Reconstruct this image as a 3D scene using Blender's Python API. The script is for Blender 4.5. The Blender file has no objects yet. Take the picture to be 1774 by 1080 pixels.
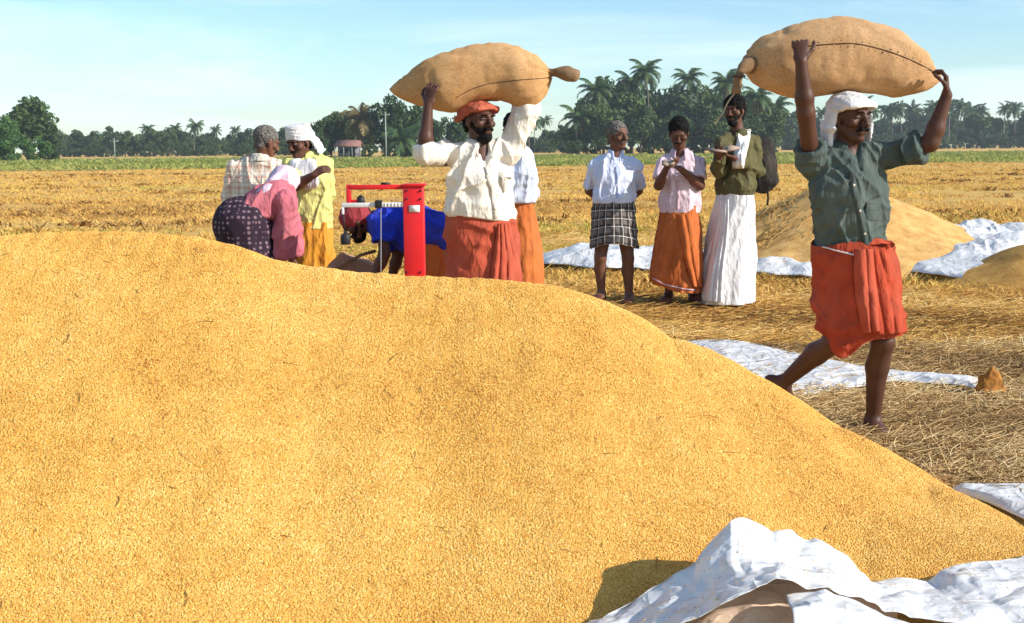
import bpy, bmesh, math, random
import numpy as np
from mathutils import Vector, Matrix
from mathutils.bvhtree import BVHTree

random.seed(7)
RNG = np.random.default_rng(11)
SC = bpy.context.scene
COL = SC.collection

# ------------------------------------------------------------------ camera
PW, PH, FPX = 1774.0, 1080.0, 2141.0          # photograph size and focal length in its pixels
CAMZ = 1.40
PITCH = math.atan((540 - 257.5) / FPX)
ROLL = -math.atan(15 / 1774)
cam_d = bpy.data.cameras.new('camera'); cam = bpy.data.objects.new('camera', cam_d); COL.objects.link(cam)
cam_d.sensor_width = 36.0; cam_d.lens = 36.0 * FPX / PW
cam_d.clip_start = 0.1; cam_d.clip_end = 6000
MROT = Matrix.Rotation(math.pi / 2 - PITCH, 3, 'X') @ Matrix.Rotation(ROLL, 3, 'Z')
cam.matrix_world = Matrix.Translation((0, 0, CAMZ)) @ MROT.to_4x4()
SC.camera = cam

# ------------------------------------------------------------------ sky, sun, exposure
SUN_EL = math.radians(27); SUN_AZ = math.radians(112)      # azimuth clockwise from +Y (view direction)
w = bpy.data.worlds.new('World'); SC.world = w; w.use_nodes = True
nt = w.node_tree; nt.nodes.clear()
out = nt.nodes.new('ShaderNodeOutputWorld'); bg = nt.nodes.new('ShaderNodeBackground')
sky = nt.nodes.new('ShaderNodeTexSky'); sky.sky_type = 'NISHITA'; sky.sun_disc = False
sky.sun_elevation = SUN_EL; sky.sun_rotation = SUN_AZ
sky.air_density = 1.0; sky.dust_density = 0.3; sky.ozone_density = 3.0
# thin high cloud, mapped on a flat layer over the whole sky
tc = nt.nodes.new('ShaderNodeTexCoord'); sep = nt.nodes.new('ShaderNodeSeparateXYZ')
nt.links.new(tc.outputs['Generated'], sep.inputs[0])
zz = nt.nodes.new('ShaderNodeMath'); zz.operation = 'MAXIMUM'; zz.inputs[1].default_value = 0.02
nt.links.new(sep.outputs['Z'], zz.inputs[0])
zz2 = nt.nodes.new('ShaderNodeMath'); zz2.operation = 'ADD'; zz2.inputs[1].default_value = 0.12
nt.links.new(zz.outputs[0], zz2.inputs[0])
dx = nt.nodes.new('ShaderNodeMath'); dx.operation = 'DIVIDE'
dy = nt.nodes.new('ShaderNodeMath'); dy.operation = 'DIVIDE'
nt.links.new(sep.outputs['X'], dx.inputs[0]); nt.links.new(zz2.outputs[0], dx.inputs[1])
nt.links.new(sep.outputs['Y'], dy.inputs[0]); nt.links.new(zz2.outputs[0], dy.inputs[1])
cmb = nt.nodes.new('ShaderNodeCombineXYZ')
nt.links.new(dx.outputs[0], cmb.inputs[0]); nt.links.new(dy.outputs[0], cmb.inputs[1])
cn = nt.nodes.new('ShaderNodeTexNoise'); cn.inputs['Scale'].default_value = 0.55; cn.inputs['Detail'].default_value = 7
cn.inputs['Roughness'].default_value = 0.55; cn.inputs['Distortion'].default_value = 0.6
nt.links.new(cmb.outputs[0], cn.inputs['Vector'])
cr = nt.nodes.new('ShaderNodeValToRGB'); cr.color_ramp.elements[0].position = 0.46; cr.color_ramp.elements[1].position = 0.74
nt.links.new(cn.outputs['Fac'], cr.inputs[0])
cl = nt.nodes.new('ShaderNodeMath'); cl.operation = 'MULTIPLY'; cl.inputs[1].default_value = 0.7
nt.links.new(cr.outputs[0], cl.inputs[0])
tint = nt.nodes.new('ShaderNodeMix'); tint.data_type = 'RGBA'; tint.blend_type = 'MULTIPLY'; tint.inputs['Factor'].default_value = 1.0
tint.inputs[7].default_value = (.87, .99, 1.04, 1)
nt.links.new(sky.outputs[0], tint.inputs[6])
mx = nt.nodes.new('ShaderNodeMix'); mx.data_type = 'RGBA'
mx.inputs[7].default_value = (6.3, 7.2, 7.5, 1)
nt.links.new(cl.outputs[0], mx.inputs['Factor']); nt.links.new(tint.outputs[2], mx.inputs[6])
nt.links.new(mx.outputs[2], bg.inputs[0]); bg.inputs[1].default_value = 0.13
nt.links.new(bg.outputs[0], out.inputs[0])

sun_d = bpy.data.lights.new('sun', 'SUN'); sun = bpy.data.objects.new('sun', sun_d); COL.objects.link(sun)
sun_d.energy = 4.8; sun_d.angle = math.radians(0.55); sun_d.color = (1.0, 0.935, 0.84)
SUNV = Vector((math.sin(SUN_AZ) * math.cos(SUN_EL), math.cos(SUN_AZ) * math.cos(SUN_EL), math.sin(SUN_EL)))
sun.rotation_euler = SUNV.to_track_quat('Z', 'Y').to_euler()
sun.location = (20, -10, 30)
SC.view_settings.view_transform = 'Standard'; SC.view_settings.look = 'None'
SC.view_settings.gamma = 1.0; SC.view_settings.use_curve_mapping = False
SC.view_settings.exposure = 0.46
SC.render.engine = 'CYCLES'
SC.render.resolution_x = 1024; SC.render.resolution_y = 623

# ------------------------------------------------------------------ pixel helpers
def ray(px, py):
    return MROT @ Vector(((px - PW / 2) / FPX, (PH / 2 - py) / FPX, -1.0))
def P(px, py, D):                 # point on that pixel's ray at ground distance D
    d = ray(px, py); return Vector((0, 0, CAMZ)) + d * (D / d.y)
def G(px, py, z=0.0):             # point where the ray meets the height z
    d = ray(px, py); return Vector((0, 0, CAMZ)) + d * ((z - CAMZ) / d.z)

# ------------------------------------------------------------------ numpy noise
def _hash(ix, iy, iz, seed):
    h = (ix.astype(np.uint32) * np.uint32(374761393) + iy.astype(np.uint32) * np.uint32(668265263)
         + iz.astype(np.uint32) * np.uint32(2246822519) + np.uint32((seed * 3266489917) & 0xffffffff))
    h = (h ^ (h >> np.uint32(13))) * np.uint32(1274126177)
    h = h ^ (h >> np.uint32(16))
    return (h & np.uint32(0xffffff)).astype(np.float32) / 16777216.0
def vnoise(p, seed=0):
    p = np.asarray(p, dtype=np.float32)
    i = np.floor(p).astype(np.int64); f = p - i; f = f * f * (3 - 2 * f)
    i = (i & 0xffffffff)
    r = 0
    for a in (0, 1):
        wx = f[:, 0] if a else 1 - f[:, 0]
        for b in (0, 1):
            wy = f[:, 1] if b else 1 - f[:, 1]
            for c in (0, 1):
                wz = f[:, 2] if c else 1 - f[:, 2]
                r = r + wx * wy * wz * _hash(i[:, 0] + a, i[:, 1] + b, i[:, 2] + c, seed)
    return r
def fbm(p, seed=0, oct=3):
    r = 0; a = .5; s = 0
    for o in range(oct):
        r = r + a * vnoise(np.asarray(p) * (2 ** o) + 17.3 * o, seed + o); s += a; a *= .5
    return r / s
def ridge(p, seed=0):
    return 1 - np.abs(2 * vnoise(p, seed) - 1)

# ------------------------------------------------------------------ object helpers
def mesh_fast(name, V, F, smooth=True, uv=None):
    V = np.asarray(V, dtype=np.float32); F = np.asarray(F, dtype=np.int32)
    me = bpy.data.meshes.new(name); n = F.shape[1]
    me.vertices.add(len(V)); me.vertices.foreach_set('co', V.ravel())
    me.loops.add(F.size); me.loops.foreach_set('vertex_index', F.ravel())
    me.polygons.add(len(F)); me.polygons.foreach_set('loop_start', np.arange(len(F), dtype=np.int32) * n)
    me.polygons.foreach_set('loop_total', np.full(len(F), n, dtype=np.int32))
    if smooth: me.polygons.foreach_set('use_smooth', np.ones(len(F), dtype=bool))
    if uv is not None:
        l = me.uv_layers.new(name='uv'); l.data.foreach_set('uv', np.asarray(uv, dtype=np.float32)[F.ravel()].ravel())
    me.update(calc_edges=True); me.validate(); return me
def link(name, me, mat=None, parent=None):
    o = bpy.data.objects.new(name, me); COL.objects.link(o)
    if mat is not None and len(me.materials) == 0: me.materials.append(mat)
    if parent is not None: o.parent = parent
    return o
def obj(name, V, F, mat, parent=None, smooth=True, uv=None):
    return link(name, mesh_fast(name, V, F, smooth, uv), mat, parent)
def tag(o, label=None, cat=None, group=None, kind=None):
    if label: o['label'] = label
    if cat: o['category'] = cat
    if group: o['group'] = group
    if kind: o['kind'] = kind
    return o
def empty(name, loc, label, cat, group=None):
    o = bpy.data.objects.new(name, None); COL.objects.link(o); o.location = loc; o.empty_display_size = .2
    return tag(o, label, cat, group)
def solid(o, t, off=0):
    m = o.modifiers.new('thick', 'SOLIDIFY'); m.thickness = t; m.offset = off; return o

# ------------------------------------------------------------------ materials
def lin(r, g, b):                  # sRGB 0-255 to linear
    f = lambda c: (c / 12.92 if c <= .04045 else ((c + .055) / 1.055) ** 2.4)
    return (f(r / 255), f(g / 255), f(b / 255))
class NT:
    def __init__(s, name, rough=.8, spec=.3):
        s.m = bpy.data.materials.new(name); s.m.use_nodes = True; s.t = s.m.node_tree
        s.b = s.t.nodes['Principled BSDF']; s.b.inputs['Roughness'].default_value = rough
        s.b.inputs['Specular IOR Level'].default_value = spec
        s.o = s.t.nodes['Material Output']
    def n(s, t, **k):
        x = s.t.nodes.new(t)
        for a, v in k.items():
            if a.startswith('i_'): x.inputs[a[2:].replace('_', ' ')].default_value = v
            else: setattr(x, a, v)
        return x
    def l(s, a, b): s.t.links.new(a, b)
    def coord(s, kind='Object', scale=(1, 1, 1), rot=(0, 0, 0)):
        c = s.n('ShaderNodeTexCoord'); mp = s.n('ShaderNodeMapping')
        mp.inputs['Scale'].default_value = scale; mp.inputs['Rotation'].default_value = rot
        s.l(c.outputs[kind], mp.inputs[0]); return mp.outputs[0]
    def noise(s, vec, scale, detail=4, rough=.55):
        x = s.n('ShaderNodeTexNoise'); x.inputs['Scale'].default_value = scale; x.inputs['Detail'].default_value = detail
        x.inputs['Roughness'].default_value = rough; s.l(vec, x.inputs['Vector']); return x.outputs['Fac']
    def ramp(s, fac, stops):
        x = s.n('ShaderNodeValToRGB'); e = x.color_ramp.elements
        while len(e) < len(stops): e.new(.5)
        for k, (p, c) in enumerate(stops):
            e[k].position = p; e[k].color = (*c[:3], 1)
        s.l(fac, x.inputs[0]); return x.outputs[0]
    def math(s, op, a, b=None):
        x = s.n('ShaderNodeMath', operation=op)
        for i, v in enumerate((a, b)):
            if v is None: continue
            if isinstance(v, (int, float)): x.inputs[i].default_value = v
            else: s.l(v, x.inputs[i])
        return x.outputs[0]
    def mix(s, fac, a, b, mode='MIX'):
        x = s.n('ShaderNodeMix', data_type='RGBA', blend_type=mode)
        for sock, v in ((0, fac), (6, a), (7, b)):
            if isinstance(v, (int, float)): x.inputs[sock].default_value = v
            elif isinstance(v, tuple): x.inputs[sock].default_value = (*v[:3], 1)
            else: s.l(v, x.inputs[sock])
        return x.outputs[2]
    def bump(s, h, strength=.3, dist=.01):
        x = s.n('ShaderNodeBump'); x.inputs['Strength'].default_value = strength; x.inputs['Distance'].default_value = dist
        s.l(h, x.inputs['Height']); s.l(x.outputs[0], s.b.inputs['Normal'])
    def col(s, c):
        if isinstance(c, tuple): s.b.inputs['Base Color'].default_value = (*c[:3], 1)
        else: s.l(c, s.b.inputs['Base Color'])
        return s
def mat(name, c1, c2=None, scale=6, rough=.8, spec=.3, bscale=0, bstr=.3, bdist=.004, lo=.35, hi=.65):
    m = NT(name, rough, spec); v = m.coord()
    if c2 is None: c2 = tuple(x * .8 for x in c1)
    m.col(m.ramp(m.noise(v, scale), [(lo, c2), (hi, c1)]))
    if bscale: m.bump(m.noise(v, bscale, 3), bstr, bdist)
    return m.m
def creases(m, fine=None):
    h = 0
    for rot, sc_, a in (((.2, .5, .3), (9, 9, 3), 1.0), ((-.4, -.7, .2), (14, 14, 4), .5), ((.9, .2, .5), (34, 34, 12), .10)):
        n_ = m.noise(m.coord(scale=sc_, rot=rot), 1.0, 3, .5)
        r_ = m.math('POWER', m.math('SUBTRACT', 1.0, m.math('MULTIPLY', m.math('ABSOLUTE', m.math('SUBTRACT', n_, .5)), 3.2)), 3.0)
        h = m.math('ADD', m.math('MULTIPLY', r_, a), h)
    if fine is not None: h = m.math('ADD', m.math('MULTIPLY', fine, .12), h)
    return h
def cloth(name, c, dark=.82, scale=9, bstr=.32, rough=.9):
    m = NT(name, rough, .15); v = m.coord()
    c2 = tuple(x * dark for x in c)
    base = m.ramp(m.noise(v, scale, 5), [(.35, c2), (.65, c)])
    fine = m.noise(v, 160, 2)
    base = m.mix(m.ramp(m.noise(v, 3.2, 6, .65), [(.45, (0, 0, 0)), (.75, (.30, .30, .30))]), base, tuple(.6 * x + .4 * d for x, d in zip(c, (.46, .38, .28))))
    m.col(m.mix(m.math('MULTIPLY', fine, .35), base, c2))
    m.bump(creases(m, fine), bstr, .03)
    return m.m
def plaid(name, base, bands, axes=('X', 'Z'), bstr=.3, kind='Object'):
    """bands: list of (colour, period, width, phase); woven in both directions"""
    m = NT(name, .9, .15); v = m.coord(kind); s = m.n('ShaderNodeSeparateXYZ'); m.l(v, s.inputs[0])
    c = base
    for (bc, per, wd, ph, st) in bands:
        for ax in axes:
            t = m.math('FRACT', m.math('ADD', m.math('DIVIDE', s.outputs[ax], per), ph))
            c = m.mix(m.math('MULTIPLY', m.math('LESS_THAN', t, wd), st), c, bc)
    m.col(c); m.bump(creases(m), bstr, .03)
    return m.m

# ------------------------------------------------------------------ implicit modelling
def n3(v):
    v = np.asarray(v, dtype=np.float64); return v / max(np.linalg.norm(v), 1e-9)
class Sdf:
    def __init__(s, lo, hi, h):
        s.h = h; s.lo = np.asarray(lo, float); nn = np.ceil((np.asarray(hi, float) - s.lo) / h).astype(int) + 1
        s.F = np.full(nn, .25, dtype=np.float32); s.n = nn
    def sub(s, a, b, r):
        lo = np.floor((np.minimum(a, b) - r - s.lo) / s.h).astype(int); hi = np.ceil((np.maximum(a, b) + r - s.lo) / s.h).astype(int) + 1
        lo = np.clip(lo, 0, s.n); hi = np.clip(hi, 0, s.n)
        if np.any(hi <= lo): return None, None
        sl = tuple(slice(l, q) for l, q in zip(lo, hi))
        g = [((np.arange(l, q) * s.h + o).astype(np.float32)) for l, q, o in zip(lo, hi, s.lo)]
        return sl, np.meshgrid(*g, indexing='ij', sparse=True)
    def comb(s, sl, d, k, op):
        f = s.F[sl]
        if op == 'u':
            hh = np.clip(.5 + .5 * (f - d) / k, 0, 1); s.F[sl] = f * (1 - hh) + d * hh - k * hh * (1 - hh)
        else:
            hh = np.clip(.5 - .5 * (f + d) / k, 0, 1); s.F[sl] = f * (1 - hh) - d * hh + k * hh * (1 - hh)
    def cap(s, a, b, ra, rb, side=(1, 0, 0), k=.02, op='u', flat=0):
        """tapered limb from a to b with elliptic section (half width along side, half depth)"""
        a = np.asarray(a, float); b = np.asarray(b, float)
        if np.isscalar(ra): ra = (ra, ra)
        if np.isscalar(rb): rb = (rb, rb)
        R = max(*ra, *rb); sl, g = s.sub(a, b, R * 1.3 + k + 2.5 * s.h)
        if sl is None: return s
        X, Y, Z = g; ab = b - a; L = max(np.linalg.norm(ab), 1e-6); ax = ab / L
        sd = np.asarray(side, float); sd = sd - ax * sd.dot(ax)
        if np.linalg.norm(sd) < .05: sd = np.array((0, 1., 0)) - ax * ax[1]
        sd = n3(sd); ot = np.cross(ax, sd)
        qx, qy, qz = X - a[0], Y - a[1], Z - a[2]
        wv = qx * ax[0] + qy * ax[1] + qz * ax[2]
        t = np.clip(wv / L, 0, 1)
        u = qx * sd[0] + qy * sd[1] + qz * sd[2]; v = qx * ot[0] + qy * ot[1] + qz * ot[2]
        e = wv - t * L
        rx = ra[0] + (rb[0] - ra[0]) * t; ry = ra[1] + (rb[1] - ra[1]) * t; rm = np.minimum(rx, ry)
        d = (np.sqrt((u / rx) ** 2 + (v / ry) ** 2 + (e / rm) ** 2) - 1) * rm
        if flat: d = np.maximum(d, wv - L)
        if flat == 2: d = np.maximum(d, -wv)
        s.comb(sl, d.astype(np.float32), k, op); return s
    def ell(s, c, r, fr=None, k=.02, op='u'):
        c = np.asarray(c, float); r = np.asarray(r, float) if not np.isscalar(r) else np.array((r, r, r), float)
        sl, g = s.sub(c, c, r.max() * 1.3 + k + 2.5 * s.h)
        if sl is None: return s
        if fr is None: fr = np.eye(3)
        X, Y, Z = g[0] - c[0], g[1] - c[1], g[2] - c[2]
        q = sum(((X * fr[i][0] + Y * fr[i][1] + Z * fr[i][2]) / r[i]) ** 2 for i in range(3))
        s.comb(sl, ((np.sqrt(q) - 1) * r.min()).astype(np.float32), k, op); return s
    def cut(s, p, nrm, k=None):     # removes what lies on the nrm side of p
        nrm = n3(nrm); g = [((np.arange(q) * s.h + o).astype(np.float32)) for q, o in zip(s.n, s.lo)]
        X, Y, Z = np.meshgrid(*g, indexing='ij', sparse=True)
        d = (X - p[0]) * nrm[0] + (Y - p[1]) * nrm[1] + (Z - p[2]) * nrm[2]
        s.F = np.maximum(s.F, d).astype(np.float32); return s
    def mesh(s):
        F = s.F; ng = F < 0
        c = np.zeros(np.array(F.shape) - 1, dtype=np.int8)
        for i in (0, 1):
            for j in (0, 1):
                for k in (0, 1):
                    c += ng[i:i + c.shape[0], j:j + c.shape[1], k:k + c.shape[2]]
        act = (c > 0) & (c < 8); idx = np.argwhere(act); vid = np.full(c.shape, -1, np.int32); vid[act] = np.arange(len(idx))
        cor = np.array([(i, j, k) for i in (0, 1) for j in (0, 1) for k in (0, 1)])
        val = np.stack([F[idx[:, 0] + a, idx[:, 1] + b, idx[:, 2] + cc] for a, b, cc in cor], 1)
        acc = np.zeros((len(idx), 3)); cnt = np.zeros(len(idx))
        for e0 in range(8):
            for e1 in range(e0 + 1, 8):
                if np.abs(cor[e0] - cor[e1]).sum() != 1: continue
                v0, v1 = val[:, e0], val[:, e1]; mk = (v0 < 0) != (v1 < 0)
                t = np.where(mk, v0 / np.where(mk, v0 - v1, 1), 0)
                acc += mk[:, None] * (cor[e0] + t[:, None] * (cor[e1] - cor[e0])); cnt += mk
        V = (idx + acc / cnt[:, None]) * s.h + s.lo
        Q = []
        for ax in range(3):
            n0 = [slice(None)] * 3; n1 = [slice(None)] * 3; n0[ax] = slice(0, -1); n1[ax] = slice(1, None)
            a, b = ng[tuple(n0)], ng[tuple(n1)]; ch = np.argwhere(a != b)
            o1, o2 = [q for q in range(3) if q != ax]
            ok = (ch[:, o1] > 0) & (ch[:, o2] > 0) & (ch[:, o1] < c.shape[o1]) & (ch[:, o2] < c.shape[o2]); ch = ch[ok]
            if not len(ch): continue
            def at(d1, d2):
                q = ch.copy(); q[:, o1] += d1; q[:, o2] += d2; return vid[q[:, 0], q[:, 1], q[:, 2]]
            quad = np.stack([at(-1, -1), at(0, -1), at(0, 0), at(-1, 0)], 1)
            fl = a[ch[:, 0], ch[:, 1], ch[:, 2]]
            if ax == 1: fl = ~fl
            quad[~fl] = quad[~fl][:, ::-1]
            Q.append(quad)
        Q = np.concatenate(Q); Q = Q[(Q >= 0).all(1)]
        return V, Q
def vnorm(V, Q):
    n = np.cross(V[Q[:, 2]] - V[Q[:, 0]], V[Q[:, 3 % Q.shape[1]]] - V[Q[:, 1]]) if Q.shape[1] == 4 else np.cross(V[Q[:, 1]] - V[Q[:, 0]], V[Q[:, 2]] - V[Q[:, 0]])
    N = np.zeros_like(V)
    for k in range(Q.shape[1]): np.add.at(N, Q[:, k], n)
    return N / np.maximum(np.linalg.norm(N, axis=1, keepdims=True), 1e-12)
def smooth_mesh(V, Q, it=2, f=.5):
    e = np.concatenate([Q[:, [i, (i + 1) % 4]] for i in range(4)])
    for _ in range(it):
        A = np.zeros_like(V); C = np.zeros(len(V)); np.add.at(A, e[:, 0], V[e[:, 1]]); np.add.at(A, e[:, 1], V[e[:, 0]])
        np.add.at(C, e[:, 0], 1); np.add.at(C, e[:, 1], 1)
        V = V + f * (A / np.maximum(C, 1)[:, None] - V)
    return V
def tube(pts, r, n=8, taper=None):
    """closed tube through points; returns verts, quads"""
    pts = [np.asarray(p, float) for p in pts]; m = len(pts); V = []; prev = None
    for i, p in enumerate(pts):
        t = n3(pts[min(i + 1, m - 1)] - pts[max(i - 1, 0)])
        a = np.cross(t, (0, 0, 1.)) if prev is None else prev - t * prev.dot(t)
        if np.linalg.norm(a) < 1e-3: a = np.cross(t, (0, 1., 0))
        a = n3(a); prev = a; b = np.cross(t, a)
        rr = r[i] if not np.isscalar(r) else r
        for k in range(n):
            q = 2 * math.pi * k / n; V.append(p + rr * (math.cos(q) * a + math.sin(q) * b))
    F = []
    for i in range(m - 1):
        for k in range(n):
            F.append((i * n + k, i * n + (k + 1) % n, (i + 1) * n + (k + 1) % n, (i + 1) * n + k))
    V.append(pts[0]); V.append(pts[-1]); c0 = len(V) - 2; c1 = len(V) - 1
    for k in range(0, n, 2):
        F.append((c0, (k + 2) % n, k + 1, k)); o = (m - 1) * n
        F.append((c1, o + k, o + k + 1, o + (k + 2) % n))
    return np.array(V), np.array(F)
def boxes(lst):
    """list of (centre, half sizes) -> verts, quads"""
    V = []; F = []
    for c, hs in lst:
        o = len(V)
        for sx in (-1, 1):
            for sy in (-1, 1):
                for sz in (-1, 1): V.append((c[0] + sx * hs[0], c[1] + sy * hs[1], c[2] + sz * hs[2]))
        for q in ((0, 1, 3, 2), (4, 6, 7, 5), (0, 4, 5, 1), (2, 3, 7, 6), (0, 2, 6, 4), (1, 5, 7, 3)): F.append([o + i for i in q])
    return np.array(V, float), np.array(F)
def bevel(o, wd=.004, seg=2):
    m = o.modifiers.new('bevel', 'BEVEL'); m.width = wd; m.segments = seg; m.limit_method = 'ANGLE'; return o
def interp(pts, n):
    """Catmull-Rom through points, n samples"""
    p = np.asarray(pts, float); m = len(p); t = np.linspace(0, m - 1, n); i = np.clip(t.astype(int), 0, m - 2); f = (t - i)[:, None]
    p0 = p[np.maximum(i - 1, 0)]; p1 = p[i]; p2 = p[i + 1]; p3 = p[np.minimum(i + 2, m - 1)]
    return .5 * ((2 * p1) + (-p0 + p2) * f + (2 * p0 - 5 * p1 + 4 * p2 - p3) * f ** 2 + (-p0 + 3 * p1 - 3 * p2 + p3) * f ** 3)
def grid_faces(nr, nc, wrap=False):
    r = np.arange(nr - 1)[:, None]; cc = np.arange(nc if wrap else nc - 1)[None]
    a = r * nc + cc; b = r * nc + (cc + 1) % nc
    return np.stack([a, b, b + nc, a + nc], -1).reshape(-1, 4)

# ================================================================== SETTING
# ------------------------------------------------------------------ field
def field_mat():
    m = NT('stubble_field', .95, .1); v = m.coord()
    a = m.noise(v, .35, 6, .6); b = m.noise(v, 9, 5, .65); c = m.noise(m.coord(scale=(.25, 1, 1)), .9, 5, .6)
    base = m.ramp(b, [(.30, lin(148, 114, 66)), (.48, lin(204, 162, 92)), (.68, lin(230, 194, 120))])
    base = m.mix(m.ramp(c, [(.40, (0, 0, 0)), (.62, (1, 1, 1))]), base, lin(212, 170, 92))
    base = m.mix(m.ramp(a, [(.56, (0, 0, 0)), (.70, (.8, .8, .8))]), base, lin(150, 108, 60))
    m.col(base); m.bump(m.noise(v, 30, 5), .7, .03); return m.m
M_FIELD = field_mat()
ys = np.concatenate([np.linspace(.5, 14, 130), np.geomspace(14.2, 2500, 90)])
xs = np.linspace(-1, 1, 161)
YY = np.repeat(ys[:, None], 161, 1); XX = xs[None] * (6 + ys[:, None] * .75)
GV = np.stack([XX, YY, 0 * XX], -1).reshape(-1, 3)
def ground_z(x, y):
    p = np.stack([np.asarray(x, float), np.asarray(y, float), 0 * np.asarray(x, float)], -1)
    fade = np.clip((60 - p[:, 1]) / 40, 0, 1)
    return ((fbm(p * 1.3, 3) - .5) * .05 + (fbm(p * 6, 5) - .5) * .03) * fade - .012
GV[:, 2] = ground_z(GV[:, 0], GV[:, 1])
tag(obj('stubble_field', GV, grid_faces(len(ys), 161), M_FIELD), 'harvested golden rice field covered in cut stubble and straw', 'field', kind='structure')

# distant green paddy strip and pale bank behind it
def strip(name, rows, m, z, nseg=60):
    V = []
    for (D, wob) in rows:
        for k in range(nseg + 1):
            x = (k / nseg * 2 - 1) * (D * .62)
            V.append((x, D + wob * (fbm(np.array([[x * .05, D * .01, 1.]]), 4)[0] - .5) * 2, z))
    return obj(name, V, grid_faces(len(rows), nseg + 1), m)
M_GREEN = mat('green_paddy', lin(158, 156, 84), lin(118, 128, 62), scale=.12, rough=.95, bscale=2, bstr=.5)
g = strip('green_paddy', [(96, 6), (108, 6), (130, 8), (180, 8), (235, 8)], M_GREEN, .03)
tag(g, 'strip of green paddy beyond the harvested stubble', 'paddy', kind='structure')
M_BANK = mat('field_bank', lin(206, 176, 128), lin(170, 150, 96), scale=.05, rough=.95)
g = strip('field_bank', [(240, 3), (262, 3)], M_BANK, .06)
tag(g, 'pale dry bank in front of the tree line', 'bank', kind='structure')

# ------------------------------------------------------------------ straw, stubble and grass (uncountable)
def rnd_mat(name, stops, rough=.85, trans=0):
    m = NT(name, rough, .2); a = m.n('ShaderNodeAttribute', attribute_name='rnd')
    m.col(m.ramp(a.outputs['Fac'], stops))
    if trans:
        t = m.n('ShaderNodeBsdfTranslucent'); m.l(m.b.inputs['Base Color'].links[0].from_socket, t.inputs[0])
        x = m.n('ShaderNodeMixShader'); x.inputs[0].default_value = trans
        m.l(m.b.outputs[0], x.inputs[1]); m.l(t.outputs[0], x.inputs[2]); m.l(x.outputs[0], m.o.inputs[0])
    return m.m
def attr(me, vals):
    a = me.attributes.new('rnd', 'FLOAT', 'POINT'); a.data.foreach_set('value', np.asarray(vals, np.float32))
def straws(pos, ln, rad, az, tilt, bend, sides=3):
    """bent straw stems, three rings each"""
    N = len(pos); d = np.stack([np.cos(az) * np.cos(tilt), np.sin(az) * np.cos(tilt), np.sin(tilt)], 1)
    lat = np.stack([-np.sin(az), np.cos(az), 0 * az], 1); up = np.cross(d, lat)
    rings = []
    for t in (0, .5, 1):
        c = pos + d * (ln * t)[:, None] + lat * (bend * ln * (t - .5) ** 2)[:, None] - up * 0
        for k in range(sides):
            q = 2 * math.pi * k / sides + .5
            rings.append(c + (rad * (1 - .4 * t))[:, None] * (math.cos(q) * lat + math.sin(q) * up))
    V = np.stack(rings, 1).reshape(-1, 3); F = []
    for r in range(2):
        for k in range(sides): F.append((r * sides + k, r * sides + (k + 1) % sides, (r + 1) * sides + (k + 1) % sides, (r + 1) * sides + k))
    F = (np.array(F)[None] + (np.arange(N) * 3 * sides)[:, None, None]).reshape(-1, 4)
    return V, F, 3 * sides
def frustum_pts(n, d0, d1, pw=1.0, px0=-60, px1=1840):
    """ground points spread over the visible wedge of field"""
    u = RNG.random(n); D = d0 * (d1 / d0) ** (u ** pw); px = px0 + (px1 - px0) * RNG.random(n)
    return np.stack([(px - PW / 2) / FPX * D, D, 0 * D], 1)
STRAW_STOPS = [(0, lin(116, 84, 46)), (.22, lin(182, 138, 76)), (.55, lin(222, 182, 106)), (1, lin(246, 224, 164))]
M_STRAW = rnd_mat('straw', STRAW_STOPS)
M_STRAW_GREY = rnd_mat('trampled_straw', [(0, lin(96, 76, 54)), (.3, lin(158, 128, 88)), (.65, lin(206, 172, 118)), (1, lin(240, 218, 168))])
def lay_straw(name, pts, label, l0, l1, r0, r1, m=None, lift=.03, tl=.25):
    pts = pts[~((pts[:, 1] < 5.6) & (pts[:, 1] < 4.75 + .55 * np.abs(pts[:, 0] - 1.95)))]
    n = len(pts); pts[:, 2] = ground_z(pts[:, 0], pts[:, 1]) + .004 + RNG.random(n) ** 2 * lift
    az = RNG.normal(.15, 1.1, n); V, F, k = straws(pts, l0 + (l1 - l0) * RNG.random(n), r0 + (r1 - r0) * RNG.random(n), az, RNG.normal(.03, tl, n) * .5, RNG.normal(0, .22, n))
    me = mesh_fast(name, V, F); patch = vnoise(pts * np.array((.9, 1.3, 1)), 9)
    attr(me, np.repeat(np.clip(.55 * RNG.random(n) + .9 * (patch - .3), 0, 1), k))
    return tag(link(name, me, m or M_STRAW), label, 'straw', kind='stuff')
a = frustum_pts(42000, 4.2, 8.6, 1.0, 930, 1830)
lay_straw('trampled_straw', a, 'trampled straw littering the ground around the carriers', .04, .20, .0016, .0032, M_STRAW_GREY, .045, .3)
a = frustum_pts(42000, 8.0, 22, .9, 380, 1830)
lay_straw('cut_straw', a, 'loose cut straw lying over the threshing ground', .06, .22, .0025, .0045)

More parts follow.
